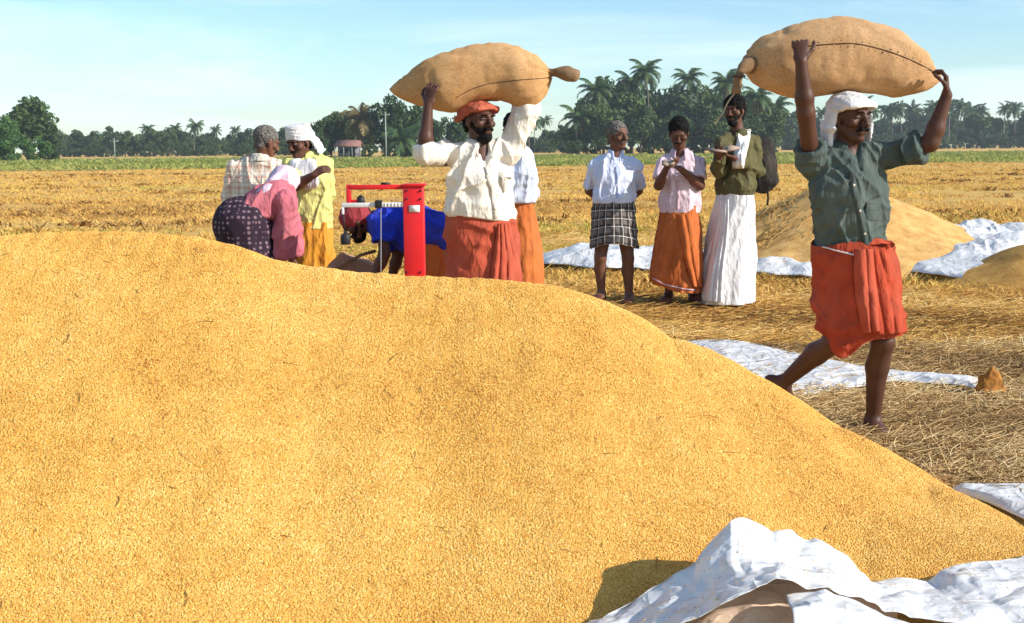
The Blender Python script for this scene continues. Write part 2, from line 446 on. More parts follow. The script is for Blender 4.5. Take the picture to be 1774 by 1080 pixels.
def stubble(name, pts, label, h0, h1, wdt, blades, m, spread=.06, lean_s=.75):
    n = len(pts); pts[:, 2] = ground_z(pts[:, 0], pts[:, 1])
    B = n * blades; b = np.repeat(pts, blades, 0) + np.concatenate([RNG.normal(0, spread, (B, 2)), np.zeros((B, 1))], 1)
    az = RNG.random(B) * 6.283; w_ = np.repeat(wdt, blades)[:, None] * .5; h = (h0 + (h1 - h0) * RNG.random(B)) * np.repeat(.6 + .8 * RNG.random(n), blades)
    side = np.stack([np.cos(az), np.sin(az), 0 * az], 1) * w_
    lean = np.concatenate([RNG.normal(0, lean_s, (B, 2)) * np.array((1.6, 1)), np.ones((B, 1))], 1) * h[:, None]
    V = np.stack([b - side, b + side, b + lean + side * .4, b + lean - side * .4], 1).reshape(-1, 3)
    F = np.arange(B * 4).reshape(-1, 4); me = mesh_fast(name, V, F, False)
    patch = vnoise(pts * np.array((.35, .8, 1)), 21) * .6 + vnoise(pts * np.array((.05, .22, 1)), 22) * .5
    attr(me, np.repeat(np.clip(np.repeat(patch, blades) - .25 + .5 * RNG.random(B), 0, 1), 4))
    return tag(link(name, me, m), label, 'stubble', kind='stuff')
a = frustum_pts(30000, 11.5, 102, .8)
keep = vnoise(a * np.array((.22, .6, 1)), 31) + .35 * RNG.random(len(a)) > .52
a = a[keep]
a[:, 1] = np.round(a[:, 1] / .28) * .28 + RNG.normal(0, .03, len(a))
M_STUB = rnd_mat('stubble', [(0, lin(140, 102, 58)), (.3, lin(204, 160, 88)), (.62, lin(230, 188, 106)), (.84, lin(226, 194, 104)), (1, lin(178, 170, 80))], trans=.25)
stubble('rice_stubble', a, 'short golden rice stubble across the field', .02, .085, .008 + .0007 * a[:, 1], 8, M_STUB)
a = frustum_pts(2600, 12, 80, .8); a = a[vnoise(a * np.array((.12, .5, 1)), 55) > .60]
M_RES = rnd_mat('dark_residue', [(0, lin(84, 58, 30)), (.5, lin(132, 94, 48)), (1, lin(178, 136, 70))])
stubble('crop_residue', a, 'dark flattened crop residue in streaks across the stubble', .02, .10, .014 + .0016 * a[:, 1], 12, M_RES, .16)
a = frustum_pts(9000, 98, 236, 1.0)
M_GRASS = rnd_mat('paddy_grass', [(0, lin(98, 112, 54)), (.4, lin(136, 146, 72)), (.75, lin(172, 168, 92)), (1, lin(206, 186, 112))], trans=.3)
stubble('paddy_grass', a, 'green paddy grass beyond the stubble', .10, .32, .03 + .0012 * a[:, 1], 6, M_GRASS, .5)

# ------------------------------------------------------------------ grain heaps
SIL = [(-420, 450.0, 4.9), (-250, 425.0, 5.0), (-100, 414.0, 5.1), (0, 406.9, 5.15), (130, 397.7, 5.2), (250, 400.3, 5.2), (370, 416.3, 5.15), (450, 442.7, 5.1), (520, 456.9, 5.1), (600, 463.5, 5.1), (700, 474.7, 5.1), (800, 479.0, 5.1), (900, 485.2, 5.1), (960, 497.0, 5.1), (1040, 523.7, 5.08), (1100, 570.2, 5.05), (1200, 596.5, 5.0), (1300, 672.3, 4.95), (1380, 717.4, 4.9), (1460, 747.6, 4.85), (1530, 785.6, 4.8), (1600, 829.9, 4.68), (1700, 872.2, 4.42), (1774, 920.8, 4.26), (1850, 945.0, 4.08), (1950, 995.0, 3.9)]
RID = interp([tuple(P(*q)) for q in SIL], 90)
RIDGE_Y = RID.copy()
# low apron of grain at the right-hand toe
RID = np.concatenate([RID, interp([tuple(P(*q)) for q in ((1560, 905, 4.12), (1640, 922, 4.08), (1720, 932, 4.06), (1800, 946, 4.02), (1900, 968, 3.95))], 24)])
SLOPE = .54
def pile_z(x, y):
    x = np.asarray(x, float); y = np.asarray(y, float); r = .10
    z = np.full(x.shape, -1.0)
    for c in RID:
        d = np.sqrt((1.22 * (x - c[0])) ** 2 + (y - c[1]) ** 2 + r * r) - r
        z = np.maximum(z, c[2] - .008 - SLOPE * d)
    p = np.stack([x, y, 0 * x], -1).reshape(-1, 3)
    up = np.clip((np.maximum(z, 0)) / .2, 0, 1)
    n = ((fbm(p * np.array((2.6, 1.1, 1)), 40) - .5) * .034 + (ridge(p * np.array((4.6, 1.5, 1)), 43) - .5) * .007 + (fbm(p * 9, 41) - .5) * .016).reshape(x.shape) * up
    return z + n
gx = np.arange(-3.3, 2.9, .022); gy = np.arange(2.5, 7.3, .022)
PX, PY = np.meshgrid(gx, gy); PZ = pile_z(PX, PY)
_s = PZ.copy()                                   # the toe of the heap has slumped into one soft slope
for _ in range(150): _s[1:-1, 1:-1] = (_s[:-2, 1:-1] + _s[2:, 1:-1] + _s[1:-1, :-2] + _s[1:-1, 2:] + 2 * _s[1:-1, 1:-1]) / 6
_w = np.clip((PX - .95) / .35, 0, 1) * np.clip((4.62 - PY) / .25, 0, 1); PZ = PZ * (1 - _w) + (_s + .004) * _w
def trim_grid(PX, PY, PZ, zmin):
    V = np.stack([PX, PY, np.maximum(PZ, zmin)], -1).reshape(-1, 3); F = grid_faces(*PX.shape)
    F = F[(PZ.ravel()[F] > zmin).any(1)]; used = np.unique(F); mp = np.full(len(V), -1); mp[used] = np.arange(len(used))
    return V[used], mp[F]
V, F = trim_grid(PX, PY, PZ, -.04)
def grain_mat(name, instanced):
    m = NT(name, .62, .35)
    stops = [(0, lin(152, 96, 32)), (.14, lin(198, 140, 54)), (.42, lin(217, 166, 76)), (.75, lin(227, 181, 94)), (1, lin(240, 208, 134))]
    if instanced:
        r = m.n('ShaderNodeObjectInfo').outputs['Random']
        g_ = m.n('ShaderNodeNewGeometry'); big = m.noise(g_.outputs['Position'], 11, 5, .7)
        m.col(m.ramp(m.math('ADD', m.math('MULTIPLY', r, .75), m.math('ADD', m.math('MULTIPLY', m.math('SUBTRACT', big, .42), .7), m.math('MULTIPLY', m.math('SUBTRACT', m.noise(g_.outputs['Position'], 1.7, 4), .42), .8))), stops))
    else:
        v = m.coord(); vo = m.n('ShaderNodeTexVoronoi'); vo.inputs['Scale'].default_value = 190; m.l(v, vo.inputs['Vector'])
        s = m.n('ShaderNodeSeparateColor'); m.l(vo.outputs['Color'], s.inputs[0])
        m.col(m.ramp(s.outputs[0], stops))
        m.bump(m.math('SUBTRACT', 1.0, vo.outputs['Distance']), .8, .004)
    return m.m
M_HEAP = grain_mat('paddy_grain', False); M_GRAIN = grain_mat('paddy_grain_single', True)
heap = obj('grain_heap', V, F, M_HEAP)
tag(heap, 'huge golden heap of threshed rice grain filling the foreground', 'grain heap')
def grain_nodes(name, density, size, mt, seed=0):
    ng = bpy.data.node_groups.new(name, 'GeometryNodeTree')
    ng.interface.new_socket('Geometry', in_out='INPUT', socket_type='NodeSocketGeometry')
    ng.interface.new_socket('Geometry', in_out='OUTPUT', socket_type='NodeSocketGeometry')
    N = ng.nodes.new; L = ng.links.new
    i = N('NodeGroupInput'); o = N('NodeGroupOutput')
    dp = N('GeometryNodeDistributePointsOnFaces'); dp.inputs['Density'].default_value = density; dp.inputs['Seed'].default_value = seed
    ico = N('GeometryNodeMeshIcoSphere'); ico.inputs['Radius'].default_value = 1.0; ico.inputs['Subdivisions'].default_value = 1
    tr = N('GeometryNodeTransform'); tr.inputs['Scale'].default_value = size
    ss = N('GeometryNodeSetShadeSmooth'); sm = N('GeometryNodeSetMaterial'); sm.inputs['Material'].default_value = mt
    ip = N('GeometryNodeInstanceOnPoints')
    rv = N('FunctionNodeRandomValue'); rv.data_type = 'FLOAT_VECTOR'; rv.inputs[0].default_value = (-.5, -.6, 0); rv.inputs[1].default_value = (.5, .6, 6.283); rv.inputs['Seed'].default_value = 3
    e2 = N('FunctionNodeEulerToRotation'); rr = N('FunctionNodeRotateRotation'); rr.rotation_space = 'LOCAL'
    rs = N('FunctionNodeRandomValue'); rs.data_type = 'FLOAT'; rs.inputs[2].default_value = .75; rs.inputs[3].default_value = 1.2; rs.inputs['Seed'].default_value = 5
    L(i.outputs[0], dp.inputs['Mesh']); L(dp.outputs['Points'], ip.inputs['Points'])
    L(ico.outputs['Mesh'], tr.inputs['Geometry']); L(tr.outputs[0], ss.inputs[0]); L(ss.outputs[0], sm.inputs[0]); L(sm.outputs[0], ip.inputs['Instance'])
    L(rv.outputs[0], e2.inputs[0]); L(dp.outputs['Rotation'], rr.inputs[0]); L(e2.outputs[0], rr.inputs[1]); L(rr.outputs[0], ip.inputs['Rotation'])
    L(rs.outputs[1], ip.inputs['Scale']); L(ip.outputs[0], o.inputs[0])
    return ng
# loose grains over the side of the heap that faces the light and the viewer
ridge_y = np.interp(PX, RIDGE_Y[np.argsort(RIDGE_Y[:, 0]), 0], RIDGE_Y[np.argsort(RIDGE_Y[:, 0]), 1])
PZg = np.where((PY < ridge_y + .3) & (np.abs(PX) < .46 * PY + .15) & (PZ > 0), PZ, -1)
V, F = trim_grid(PX, PY, PZg, -.01)
V[:, 2] += .0005
gr = obj('grains', V, F, M_GRAIN, heap); gr['kind'] = 'stuff'
md = gr.modifiers.new('grains', 'NODES'); md.node_group = grain_nodes('scatter_grains', 46000, (.0054, .0020, .0017), M_GRAIN)

n = 260; u_ = RNG.random((n, 2)); pts = np.stack([-2.2 + 3.9 * u_[:, 0], 3.1 + 2.0 * u_[:, 1], 0 * u_[:, 0]], 1); zz_ = pile_z(pts[:, 0], pts[:, 1]); pts = pts[zz_ > .05]; n = len(pts)
pts[:, 2] = pile_z(pts[:, 0], pts[:, 1]) + .004; az_ = RNG.random(n) * 6.283; t_ = -np.sin(az_) * -SLOPE * .0
v_, f_, k_ = straws(pts, .02 + .05 * RNG.random(n), np.full(n, .0016), az_, np.arctan(SLOPE * np.sin(az_)) * .9, RNG.normal(0, .4, n)); me_ = mesh_fast('chaff', v_, f_); attr(me_, np.repeat(RNG.random(n) * .6, k_))
o_ = link('chaff', me_, M_STRAW, heap); o_['kind'] = 'stuff'
def small_heap(px, py, D, hgt, slope, label, m, seed, ell=1.0):
    c = P(px, py, D); g0 = np.arange(-3.2, 3.2, .05); X, Y = np.meshgrid(g0, g0)
    d = np.sqrt((X / ell) ** 2 + Y ** 2 + .03) - .17
    p = np.stack([X + c.x, Y, 0 * X], -1).reshape(-1, 3)
    Z = hgt - slope * d; Z = Z + ((fbm(p * 2.5, seed) - .5) * .10).reshape(X.shape) * np.clip(Z / .2, 0, 1)
    V, F = trim_grid(X, Y, Z, -.05)
    o = obj('grain_heap', V, F, m); o.location = (c.x, D, 0)
    return tag(o, label, 'grain heap')
M_HEAP2 = mat('chaffy_grain', lin(220, 176, 108), lin(190, 142, 78), scale=7, rough=.9, bscale=60, bstr=.5, bdist=.02)
M_HEAP3 = mat('brown_grain', lin(206, 156, 78), lin(166, 120, 56), scale=6, rough=.9, bscale=60, bstr=.5, bdist=.02)
small_heap(1462, 330, 15.0, .98, .47, 'golden grain heap behind the man in the green shirt', M_HEAP2, 61)
small_heap(1850, 420, 12.6, .46, .50, 'low brownish grain heap on the crumpled white sheet', M_HEAP3, 62, 1.3)
# straw thrown over the flank of the second heap
n = 2600; c = P(1390, 330, 15.0)
ang = RNG.random(n) * 6.283; rr_ = np.sqrt(RNG.random(n)) * 1.15
pts = np.stack([c.x - .35 + rr_ * np.cos(ang), 14.7 + rr_ * np.sin(ang) * .9, np.zeros(n)], 1)
cc = P(1460, 330, 15.0); dd = np.sqrt((pts[:, 0] - cc.x) ** 2 + (pts[:, 1] - 15.0) ** 2)
pts[:, 2] = np.maximum(.98 - .47 * np.maximum(dd - .08, 0), 0) + .005 + RNG.random(n) * .03
V, F, k = straws(pts, .10 + .22 * RNG.random(n), .003 + .002 * RNG.random(n), RNG.normal(.6, .5, n), RNG.normal(.28, .15, n), RNG.normal(0, .4, n))
me = mesh_fast('loose_straw', V, F); attr(me, np.repeat(RNG.random(n) * .7, k))
tag(link('loose_straw', me, M_STRAW), 'loose straw heaped against the golden grain heap', 'straw', kind='stuff')

# ------------------------------------------------------------------ white plastic sheets
def tarp_mat(name, c, blue=(0.55, .75, .85)):
    m = NT(name, .5, .4); v = m.coord()
    n1 = m.noise(v, 2.5, 5); n2 = m.noise(v, 14, 4)
    base = m.ramp(n1, [(.3, tuple(x * .86 for x in c)), (.6, c)])
    base = m.mix(m.ramp(n2, [(.56, (0, 0, 0)), (.74, (.55, .55, .55))]), base, lin(206, 184, 150))
    m.col(base)
    cr_ = m.n('ShaderNodeTexVoronoi', feature='DISTANCE_TO_EDGE'); cr_.inputs['Scale'].default_value = 1; wv_ = m.n('ShaderNodeVectorMath', operation='ADD'); nz_ = m.n('ShaderNodeTexNoise'); nz_.inputs['Scale'].default_value = 2.2; m.l(v, nz_.inputs['Vector']); mp_ = m.coord(scale=(4.5, 8, 8), rot=(.3, .4, .5)); m.l(mp_, wv_.inputs[0]); m.l(nz_.outputs['Color'], wv_.inputs[1]); m.l(wv_.outputs[0], cr_.inputs['Vector'])
    h = m.math('ADD', m.math('MULTIPLY', m.math('MINIMUM', cr_.outputs['Distance'], .25), 1.2), m.math('MULTIPLY', n2, .1))
    for rot_, sc_, a_ in (((.3, .2, .7), (3, 7, 6), .5), ((-.5, .4, -.3), (8, 4, 7), .35), ((.8, -.3, .2), (14, 17, 15), .15)):
        n_ = m.noise(m.coord(scale=sc_, rot=rot_), 1.0, 2, .4)
        h = m.math('ADD', h, m.math('MULTIPLY', m.math('POWER', m.math('MAXIMUM', m.math('SUBTRACT', 1.0, m.math('MULTIPLY', m.math('ABSOLUTE', m.math('SUBTRACT', n_, .5)), 7.0)), 0.0), 2.0), a_))
    m.bump(h, .45, .03)
    t = m.n('ShaderNodeBsdfTranslucent'); m.l(base, t.inputs[0]); x = m.n('ShaderNodeMixShader'); x.inputs[0].default_value = .22
    m.l(m.b.outputs[0], x.inputs[1]); m.l(t.outputs[0], x.inputs[2]); m.l(x.outputs[0], m.o.inputs[0])
    return m.m
M_TARP = tarp_mat('white_plastic_sheet', (.89, .885, .88))
M_TARP_IN = tarp_mat('tan_sheet_underside', lin(244, 216, 190))
def sheet(name, top, bot, label, amp=.05, rows=40, cols=140, seed=0, m=None, z0=.012, freq=2.5):
    """crumpled sheet lying on the ground between two edge lines given in photo pixels"""
    T = interp([tuple(G(*q)) for q in top], cols); B = interp([tuple(G(*q)) for q in bot], cols)
    t = np.linspace(0, 1, rows)[:, None, None]; V = (T[None] * (1 - t) + B[None] * t)
    wob = (fbm(V.reshape(-1, 3) * 3 + 5, seed + 3) - .5).reshape(rows, cols)
    V[..., 1] += wob * .18 * (V[..., 1] / 10); p = V.reshape(-1, 3).copy()
    w_ = np.stack([fbm(p * 1.5, seed + 8 + q_) for q_ in range(3)], 1) * 1.2
    cr_ = ridge((p + w_) * freq * .6, seed) ** 1.3 * amp * .5 + ridge((p - w_) * freq * 1.5 + 9, seed + 1) * amp * .25 + fbm(p * 1.1, seed + 2) * amp * .6
    p[:, 2] = z0 + cr_
    uu = np.linspace(0, 1, rows)[:, None] * np.ones((1, cols)); vv = np.ones((rows, 1)) * np.linspace(0, 1, cols)[None]
    edge = np.clip(np.minimum(np.minimum(uu, 1 - uu) * 5, np.minimum(vv, 1 - vv) * 8), 0, 1).ravel()
    p[:, 2] = z0 + (p[:, 2] - z0) * (.25 + .75 * edge)
    o = obj(name, p, grid_faces(rows, cols), m or M_TARP); solid(o, .003, 1)
    return tag(o, label, 'plastic sheet')
sheet('plastic_sheet', [(1170, 596), (1270, 596), (1370, 615), (1450, 632), (1560, 650), (1660, 660), (1700, 664)],
      [(1240, 690), (1300, 700), (1380, 694), (1450, 680), (1560, 668), (1650, 674), (1698, 682)], 'long white plastic sheet spread under the walking man in the green shirt', .05, seed=71)
sheet('plastic_sheet', [(930, 452), (1020, 447), (1110, 446), (1200, 452), (1300, 462), (1380, 462), (1440, 466)],
      [(940, 464), (1020, 470), (1110, 473), (1200, 478), (1300, 480), (1380, 486), (1440, 486)], 'white plastic sheet lying behind the three standing men', .2, seed=72)
sheet('plastic_sheet', [(1535, 440), (1600, 436), (1660, 418), (1700, 412), (1740, 416), (1830, 420)],
      [(1545, 478), (1600, 488), (1660, 494), (1700, 498), (1740, 500), (1830, 502)], 'crumpled white plastic sheet beside the low brownish grain heap', .34, seed=73, freq=1.6)
sheet('plastic_sheet', [(1650, 856), (1690, 856), (1740, 850), (1790, 845), (1850, 838)],
      [(1650, 862), (1700, 876), (1760, 902), (1800, 920), (1850, 942)], 'bluish white plastic sheet tucked under the edge of the big grain heap', .04, rows=16, cols=40, seed=74)

# foreground sheet thrown up over the foot of the big heap
def sheet3d(name, rows, m, nr, nc, parent=None, amp=.012, seed=0, freq=6):
    lin_ = lambda c_: np.stack([np.interp(np.linspace(0, len(c_) - 1, nc), np.arange(len(c_)), np.array(c_)[:, q]) for q in range(3)], 1)
    R = [.75 * lin_([tuple(P(*q)) for q in r]) + .25 * interp([tuple(P(*q)) for q in r], nc) for r in rows]
    A = np.stack(R); tt = np.linspace(0, len(R) - 1, nr); ii = np.clip(tt.astype(int), 0, len(R) - 2); ff = (tt - ii)[:, None, None]; ff = ff * .6 + .4 * ff * ff * (3 - 2 * ff); V = A[ii] * (1 - ff) + A[ii + 1] * ff
    p = V.reshape(-1, 3).copy(); F = grid_faces(nr, nc); N = smooth_mesh(vnorm(p, F), F, 3); N /= np.linalg.norm(N, axis=1, keepdims=True)
    uv_ = np.stack([np.repeat(np.linspace(0, 1, nr)[:, None], nc, 1).ravel() * 1.6, np.repeat(np.linspace(0, 1, nc)[None], nr, 0).ravel() * nc * .030, np.zeros(nr * nc)], 1); uv_[:, 1] += (fbm(p * 2.0, seed + 6) - .5) * 4; uv_[:, 0] += (fbm(p * 2.4 + 7, seed + 7) - .5) * 4
    r1 = p @ np.array(((.9, .2, .4), (-.3, .9, .1), (-.3, -.2, .9))); r2 = p @ np.array(((.7, -.5, .4), (.6, .7, .2), (-.4, .1, .9)))
    wq = (fbm(p * 2.2, seed + 9)[:, None] - .5) * np.array((1.6, 1.1, 1.3))
    dsp = amp * (1.3 * (ridge(r1 * np.array((7, 2.4, 4)) + wq, seed) - .5) + .8 * (ridge(r2 * np.array((3.4, 11, 7)) + wq * 2, seed + 1) - .5) + .35 * (ridge(p * 17 + wq * 3, seed + 2) - .5)) * (.25 + .75 * np.clip(uv_[:, 0] + 1.2, 0, 1))
    p = p + N * dsp[:, None]
    o = obj(name, p, F, m, parent); solid(o, .0015, 0); return o
fs = empty('plastic_sheet', (0, 0, 0), 'large creased white plastic sheet thrown over the foot of the big grain heap', 'plastic sheet')
sheet3d('sheet_flap', [
    [(960, 1135, 3.42), (1090, 1062, 3.50), (1180, 1010, 3.6), (1270, 950, 3.76), (1350, 955, 3.86), (1440, 975, 3.9), (1505, 1010, 3.9), (1600, 1030, 3.9), (1690, 995, 4.0), (1830, 962, 4.1)],
    [(955, 1120, 3.36), (1085, 1035, 3.45), (1180, 974, 3.46), (1266, 898, 3.52), (1350, 913, 3.58), (1440, 945, 3.68), (1505, 992, 3.70), (1600, 1000, 3.74), (1690, 970, 3.84), (1830, 938, 3.95)],
    [(955, 1150, 3.22), (1080, 1080, 3.28), (1180, 1030, 3.32), (1268, 975, 3.34), (1350, 962, 3.38), (1440, 980, 3.44), (1510, 1015, 3.50), (1600, 1030, 3.52), (1690, 1015, 3.56), (1830, 1000, 3.6)],
    [(960, 1190, 3.10), (1080, 1120, 3.12), (1175, 1066, 3.12), (1275, 1020, 3.12), (1345, 1000, 3.16), (1440, 1008, 3.24), (1520, 1040, 3.32), (1600, 1068, 3.32), (1690, 1076, 3.32), (1830, 1080, 3.3)]],
    M_TARP, 110, 260, fs, .026, 81)
sheet3d('sheet_lower_fold', [
    [(1360, 1030, 3.20), (1430, 1016, 3.22), (1520, 1052, 3.26), (1600, 1092, 3.26), (1690, 1110, 3.24), (1830, 1120, 3.2)],
    [(1372, 1060, 3.06), (1440, 1048, 3.10), (1520, 1080, 3.10), (1600, 1120, 3.10), (1690, 1150, 3.10), (1830, 1160, 3.06)],
    [(1380, 1120, 2.98), (1450, 1120, 2.98), (1520, 1140, 2.98), (1600, 1170, 2.98), (1690, 1190, 2.98), (1830, 1200, 2.96)]],
    M_TARP, 24, 70, fs, .016, 85)
sheet3d('sheet_underside', [
    [(1120, 1060, 3.40), (1240, 1000, 3.46), (1340, 985, 3.46), (1440, 1000, 3.44), (1560, 1050, 3.44)],
    [(1120, 1120, 3.22), (1240, 1065, 3.24), (1340, 1050, 3.24), (1440, 1060, 3.24), (1560, 1090, 3.24)],
    [(1100, 1200, 3.04), (1240, 1165, 3.04), (1340, 1160, 3.04), (1440, 1160, 3.04), (1560, 1180, 3.04)]],
    M_TARP_IN, 30, 60, fs, .02, 88)

_fl = [o for o in bpy.data.objects if o.parent == fs and o.name.startswith('sheet_flap')][0]
_gm = _fl.data.copy(); _gm.materials.clear()
sg = link('spilled_grains', _gm, M_GRAIN, fs); sg['kind'] = 'stuff'
_md = sg.modifiers.new('grains', 'NODES'); _md.node_group = grain_nodes('scatter_spill', 420, (.0054, .0020, .0017), M_GRAIN, 4)

# ------------------------------------------------------------------ husk on the straw
S = Sdf((-.14, -.12, -.03), (.14, .12, .22), .005)
S.cap((0, .01, .02), (.005, .0, .15), (.085, .06), (.012, .010), k=.01); S.cap((-.03, 0, .02), (-.045, .02, .09), (.05, .05), .02, k=.02); S.cap((.05, 0, .01), (.03, -.01, .12), (.035, .04), .01, k=.015)
S.ell((.03, -.085, .05), (.045, .045, .075), k=.01, op='s')
V, Q = S.mesh(); N = vnorm(V, Q); V = V + N * ((ridge(V * np.array((60, 60, 9)), 3) - .5) * .008)[:, None]
M_HUSK = mat('coconut_husk', lin(190, 128, 54), lin(122, 78, 34), scale=22, rough=.9, bscale=120, bstr=.5)
o = obj('coconut_husk', V, Q, M_HUSK); c = G(1716, 684); o.location = (c.x, c.y, .0)
tag(o, 'dry brown pointed husk lying on the straw by the end of the white sheet', 'husk')

# ================================================================== TREES
def leaf_mat(name, stops):
    m = NT(name, .6, .25); g_ = m.n('ShaderNodeNewGeometry'); oi = m.n('ShaderNodeObjectInfo')
    f = m.math('ADD', m.math('MULTIPLY', g_.outputs['Random Per Island'], .55), m.math('MULTIPLY', oi.outputs['Random'], .45))
    c = m.ramp(f, stops); m.col(c)
    t = m.n('ShaderNodeBsdfTranslucent'); m.l(c, t.inputs[0]); x = m.n('ShaderNodeMixShader'); x.inputs[0].default_value = .25
    m.l(m.b.outputs[0], x.inputs[1]); m.l(t.outputs[0], x.inputs[2]); m.l(x.outputs[0], m.o.inputs[0]); return m.m
M_LEAF = leaf_mat('tree_leaves', [(0, (.030, .058, .018)), (.5, (.058, .105, .030)), (1, (.125, .175, .05))])
M_LEAF_L = leaf_mat('bush_leaves', [(0, (.045, .10, .02)), (.5, (.08, .16, .035)), (1, (.13, .22, .05))])
M_FROND = leaf_mat('palm_fronds', [(0, (.03, .062, .02)), (.5, (.06, .11, .032)), (1, (.11, .16, .05))])
M_FROND_DRY = leaf_mat('dry_palm_fronds', [(0, (.11, .085, .03)), (.5, (.19, .14, .05)), (1, (.27, .20, .08))])
M_BARK = mat('bark', (.12, .09, .06), (.06, .045, .03), scale=3, rough=.95)
M_PTRUNK = mat('palm_trunk', (.24, .20, .16), (.13, .11, .09), scale=2, rough=.95)
def quads_leaf(c, size, rng, stretch=1.6):
    n = len(c); a = rng.normal(0, 1, (n, 3)); a /= np.linalg.norm(a, axis=1, keepdims=True)
    b = rng.normal(0, 1, (n, 3)); b -= a * (a * b).sum(1, keepdims=True); b /= np.linalg.norm(b, axis=1, keepdims=True)
    s = (size * (.6 + .8 * rng.random(n)))[:, None]; a = a * s * stretch * .5; b = b * s * .5
    V = np.stack([c - a, c + b * .9 - a * .1, c + a, c - b * .9 + a * .1], 1).reshape(-1, 3)
    return V, np.arange(n * 4).reshape(-1, 4)
def broadleaf(seed, wide=.42, low=.25, lobes=26, per=130, leaf=.42, H=10.0):
    rng = np.random.default_rng(seed); pts = []
    for k in range(lobes):
        u = rng.normal(0, 1, 3); u /= np.linalg.norm(u); r = rng.random() ** .45
        c = np.array((u[0] * r * wide * H * .75, u[1] * r * wide * H * .75, H * (low + (1 - low) * .5) + u[2] * r * H * (1 - low) * .40))
        R = H * (.09 + .08 * rng.random()) * (1.15 - .3 * c[2] / H)
        q = rng.normal(0, 1, (per, 3)); q /= np.linalg.norm(q, axis=1, keepdims=True); q *= (rng.random((per, 1)) ** .35) * R * np.array((1.15, 1.15, .85))
        pts.append(c + q)
    pts = np.concatenate(pts); V, F = quads_leaf(pts, np.full(len(pts), leaf), rng)
    cr_ = mesh_fast('crown', V, F, False)
    tv, tf = [], []; top = H * (low + .35); o = 0
    v, f = tube([(0, 0, -.3), (.08, .02, H * low * .6), (.0, .1, H * low + .5), (.1, 0, top)], [H * .028, H * .022, H * .016, H * .006], 8); tv.append(v); tf.append(f + o); o += len(v)
    for k in range(6):
        a = k * 1.05 + rng.random(); z = H * (low * .7 + .06 * k)
        v, f = tube([(0, 0, z), (math.cos(a) * wide * H * .3, math.sin(a) * wide * H * .3, z + H * .14), (math.cos(a) * wide * H * .6, math.sin(a) * wide * H * .6, z + H * .24)], [H * .012, H * .008, H * .003], 6)
        tv.append(v); tf.append(f + o); o += len(v)
    return cr_, mesh_fast('trunk', np.concatenate(tv), np.concatenate(tf))
def frond_geo(L, droop, lift, rng, nl=20):
    """one feather palm leaf along +X from the origin"""
    t = np.linspace(0, 1, nl + 1); ang = lift - droop * t ** 1.3
    dx_ = np.cumsum(np.cos(ang)) * L / nl; dz_ = np.cumsum(np.sin(ang)) * L / nl
    R = np.stack([dx_, 0 * dx_, dz_], 1); V = []; F = []
    for k in range(nl):
        ll = L * .24 * math.sin(math.pi * min(1, .12 + .86 * t[k])) ** .6
        for s in (-1, 1):
            o = len(V); b = R[k]; wd = L * .028
            tip = b + np.array((ll * .45, s * ll * .75, -ll * (.45 + .3 * rng.random())))
            d = R[k + 1] - R[k]; d = d / np.linalg.norm(d) * wd
            V += [b - d, b + d, tip + d * .3, tip - d * .3]; F.append((o, o + 1, o + 2, o + 3))
    for k in range(0, nl, 2):
        o = len(V); wv = np.array((0, L * .007, 0)); j = min(k + 2, nl)
        V += [R[k] - wv, R[k] + wv, R[j] + wv, R[j] - wv]; F.append((o, o + 1, o + 2, o + 3))
    return np.array(V), np.array(F)
FR = []; _r = np.random.default_rng(5)
for dr, lf in ((1.5, 1.25), (1.8, .85), (2.0, .45), (1.7, .0), (1.3, -.45)):
    v, f = frond_geo(4.6, dr, lf, _r, 24); FR.append((v, f))
FR_ME = [mesh_fast('frond', v, f, False) for v, f in FR]
FR_DRY = mesh_fast('dry_frond', *frond_geo(3.4, 1.0, -.9, _r), False)
def palm_trunk(seed, H):
    rng = np.random.default_rng(seed); a = rng.random() * 6.28; b = rng.random() * .10 * H
    pts = [(math.cos(a) * b * (t ** 1.8), math.sin(a) * b * (t ** 1.8), -.3 + (H + .3) * t) for t in np.linspace(0, 1, 9)]
    v, f = tube(pts, list(np.linspace(.19, .12, 9)), 8); return mesh_fast('trunk', v, f), pts[-1]
def palm_crown(seed, n=22):
    rng = np.random.default_rng(seed); V = []; F = []; o = 0
    for k in range(n):
        v, f = FR[min(4, int(k / n * 5))]; a = k * 2.4 + rng.random() * .5; s = .85 + .3 * rng.random(); c_, s_ = math.cos(a), math.sin(a)
        q = v * s; q = np.stack([q[:, 0] * c_ - q[:, 1] * s_, q[:, 0] * s_ + q[:, 1] * c_, q[:, 2]], 1); V.append(q); F.append(f + o); o += len(v)
    return mesh_fast('crown', np.concatenate(V), np.concatenate(F), False)
BL = [broadleaf(100 + k, wd, lw, lb) for k, (wd, lw, lb) in enumerate([(.42, .06, 32), (.36, .02, 30), (.50, .08, 34), (.36, .10, 28), (.46, .02, 34)])]
BUSH = [broadleaf(120 + k, .75, .0, 20, 130, .5, 10.0) for k in range(3)]
PALMS = []
for k in range(4):
    tm, tp = palm_trunk(140 + k, 12.0); PALMS.append((tm, tp, palm_crown(150 + k)))
def place(px, top_py, D):
    b = P(px, 270, D); return Vector((b.x, D, 0)), max(P(px, top_py, D).z, 1.0)
def add_parts(root, parts):
    for nm, me, mt in parts:
        o = bpy.data.objects.new(nm, me); COL.objects.link(o); o.parent = root
        if not me.materials: me.materials.append(mt)
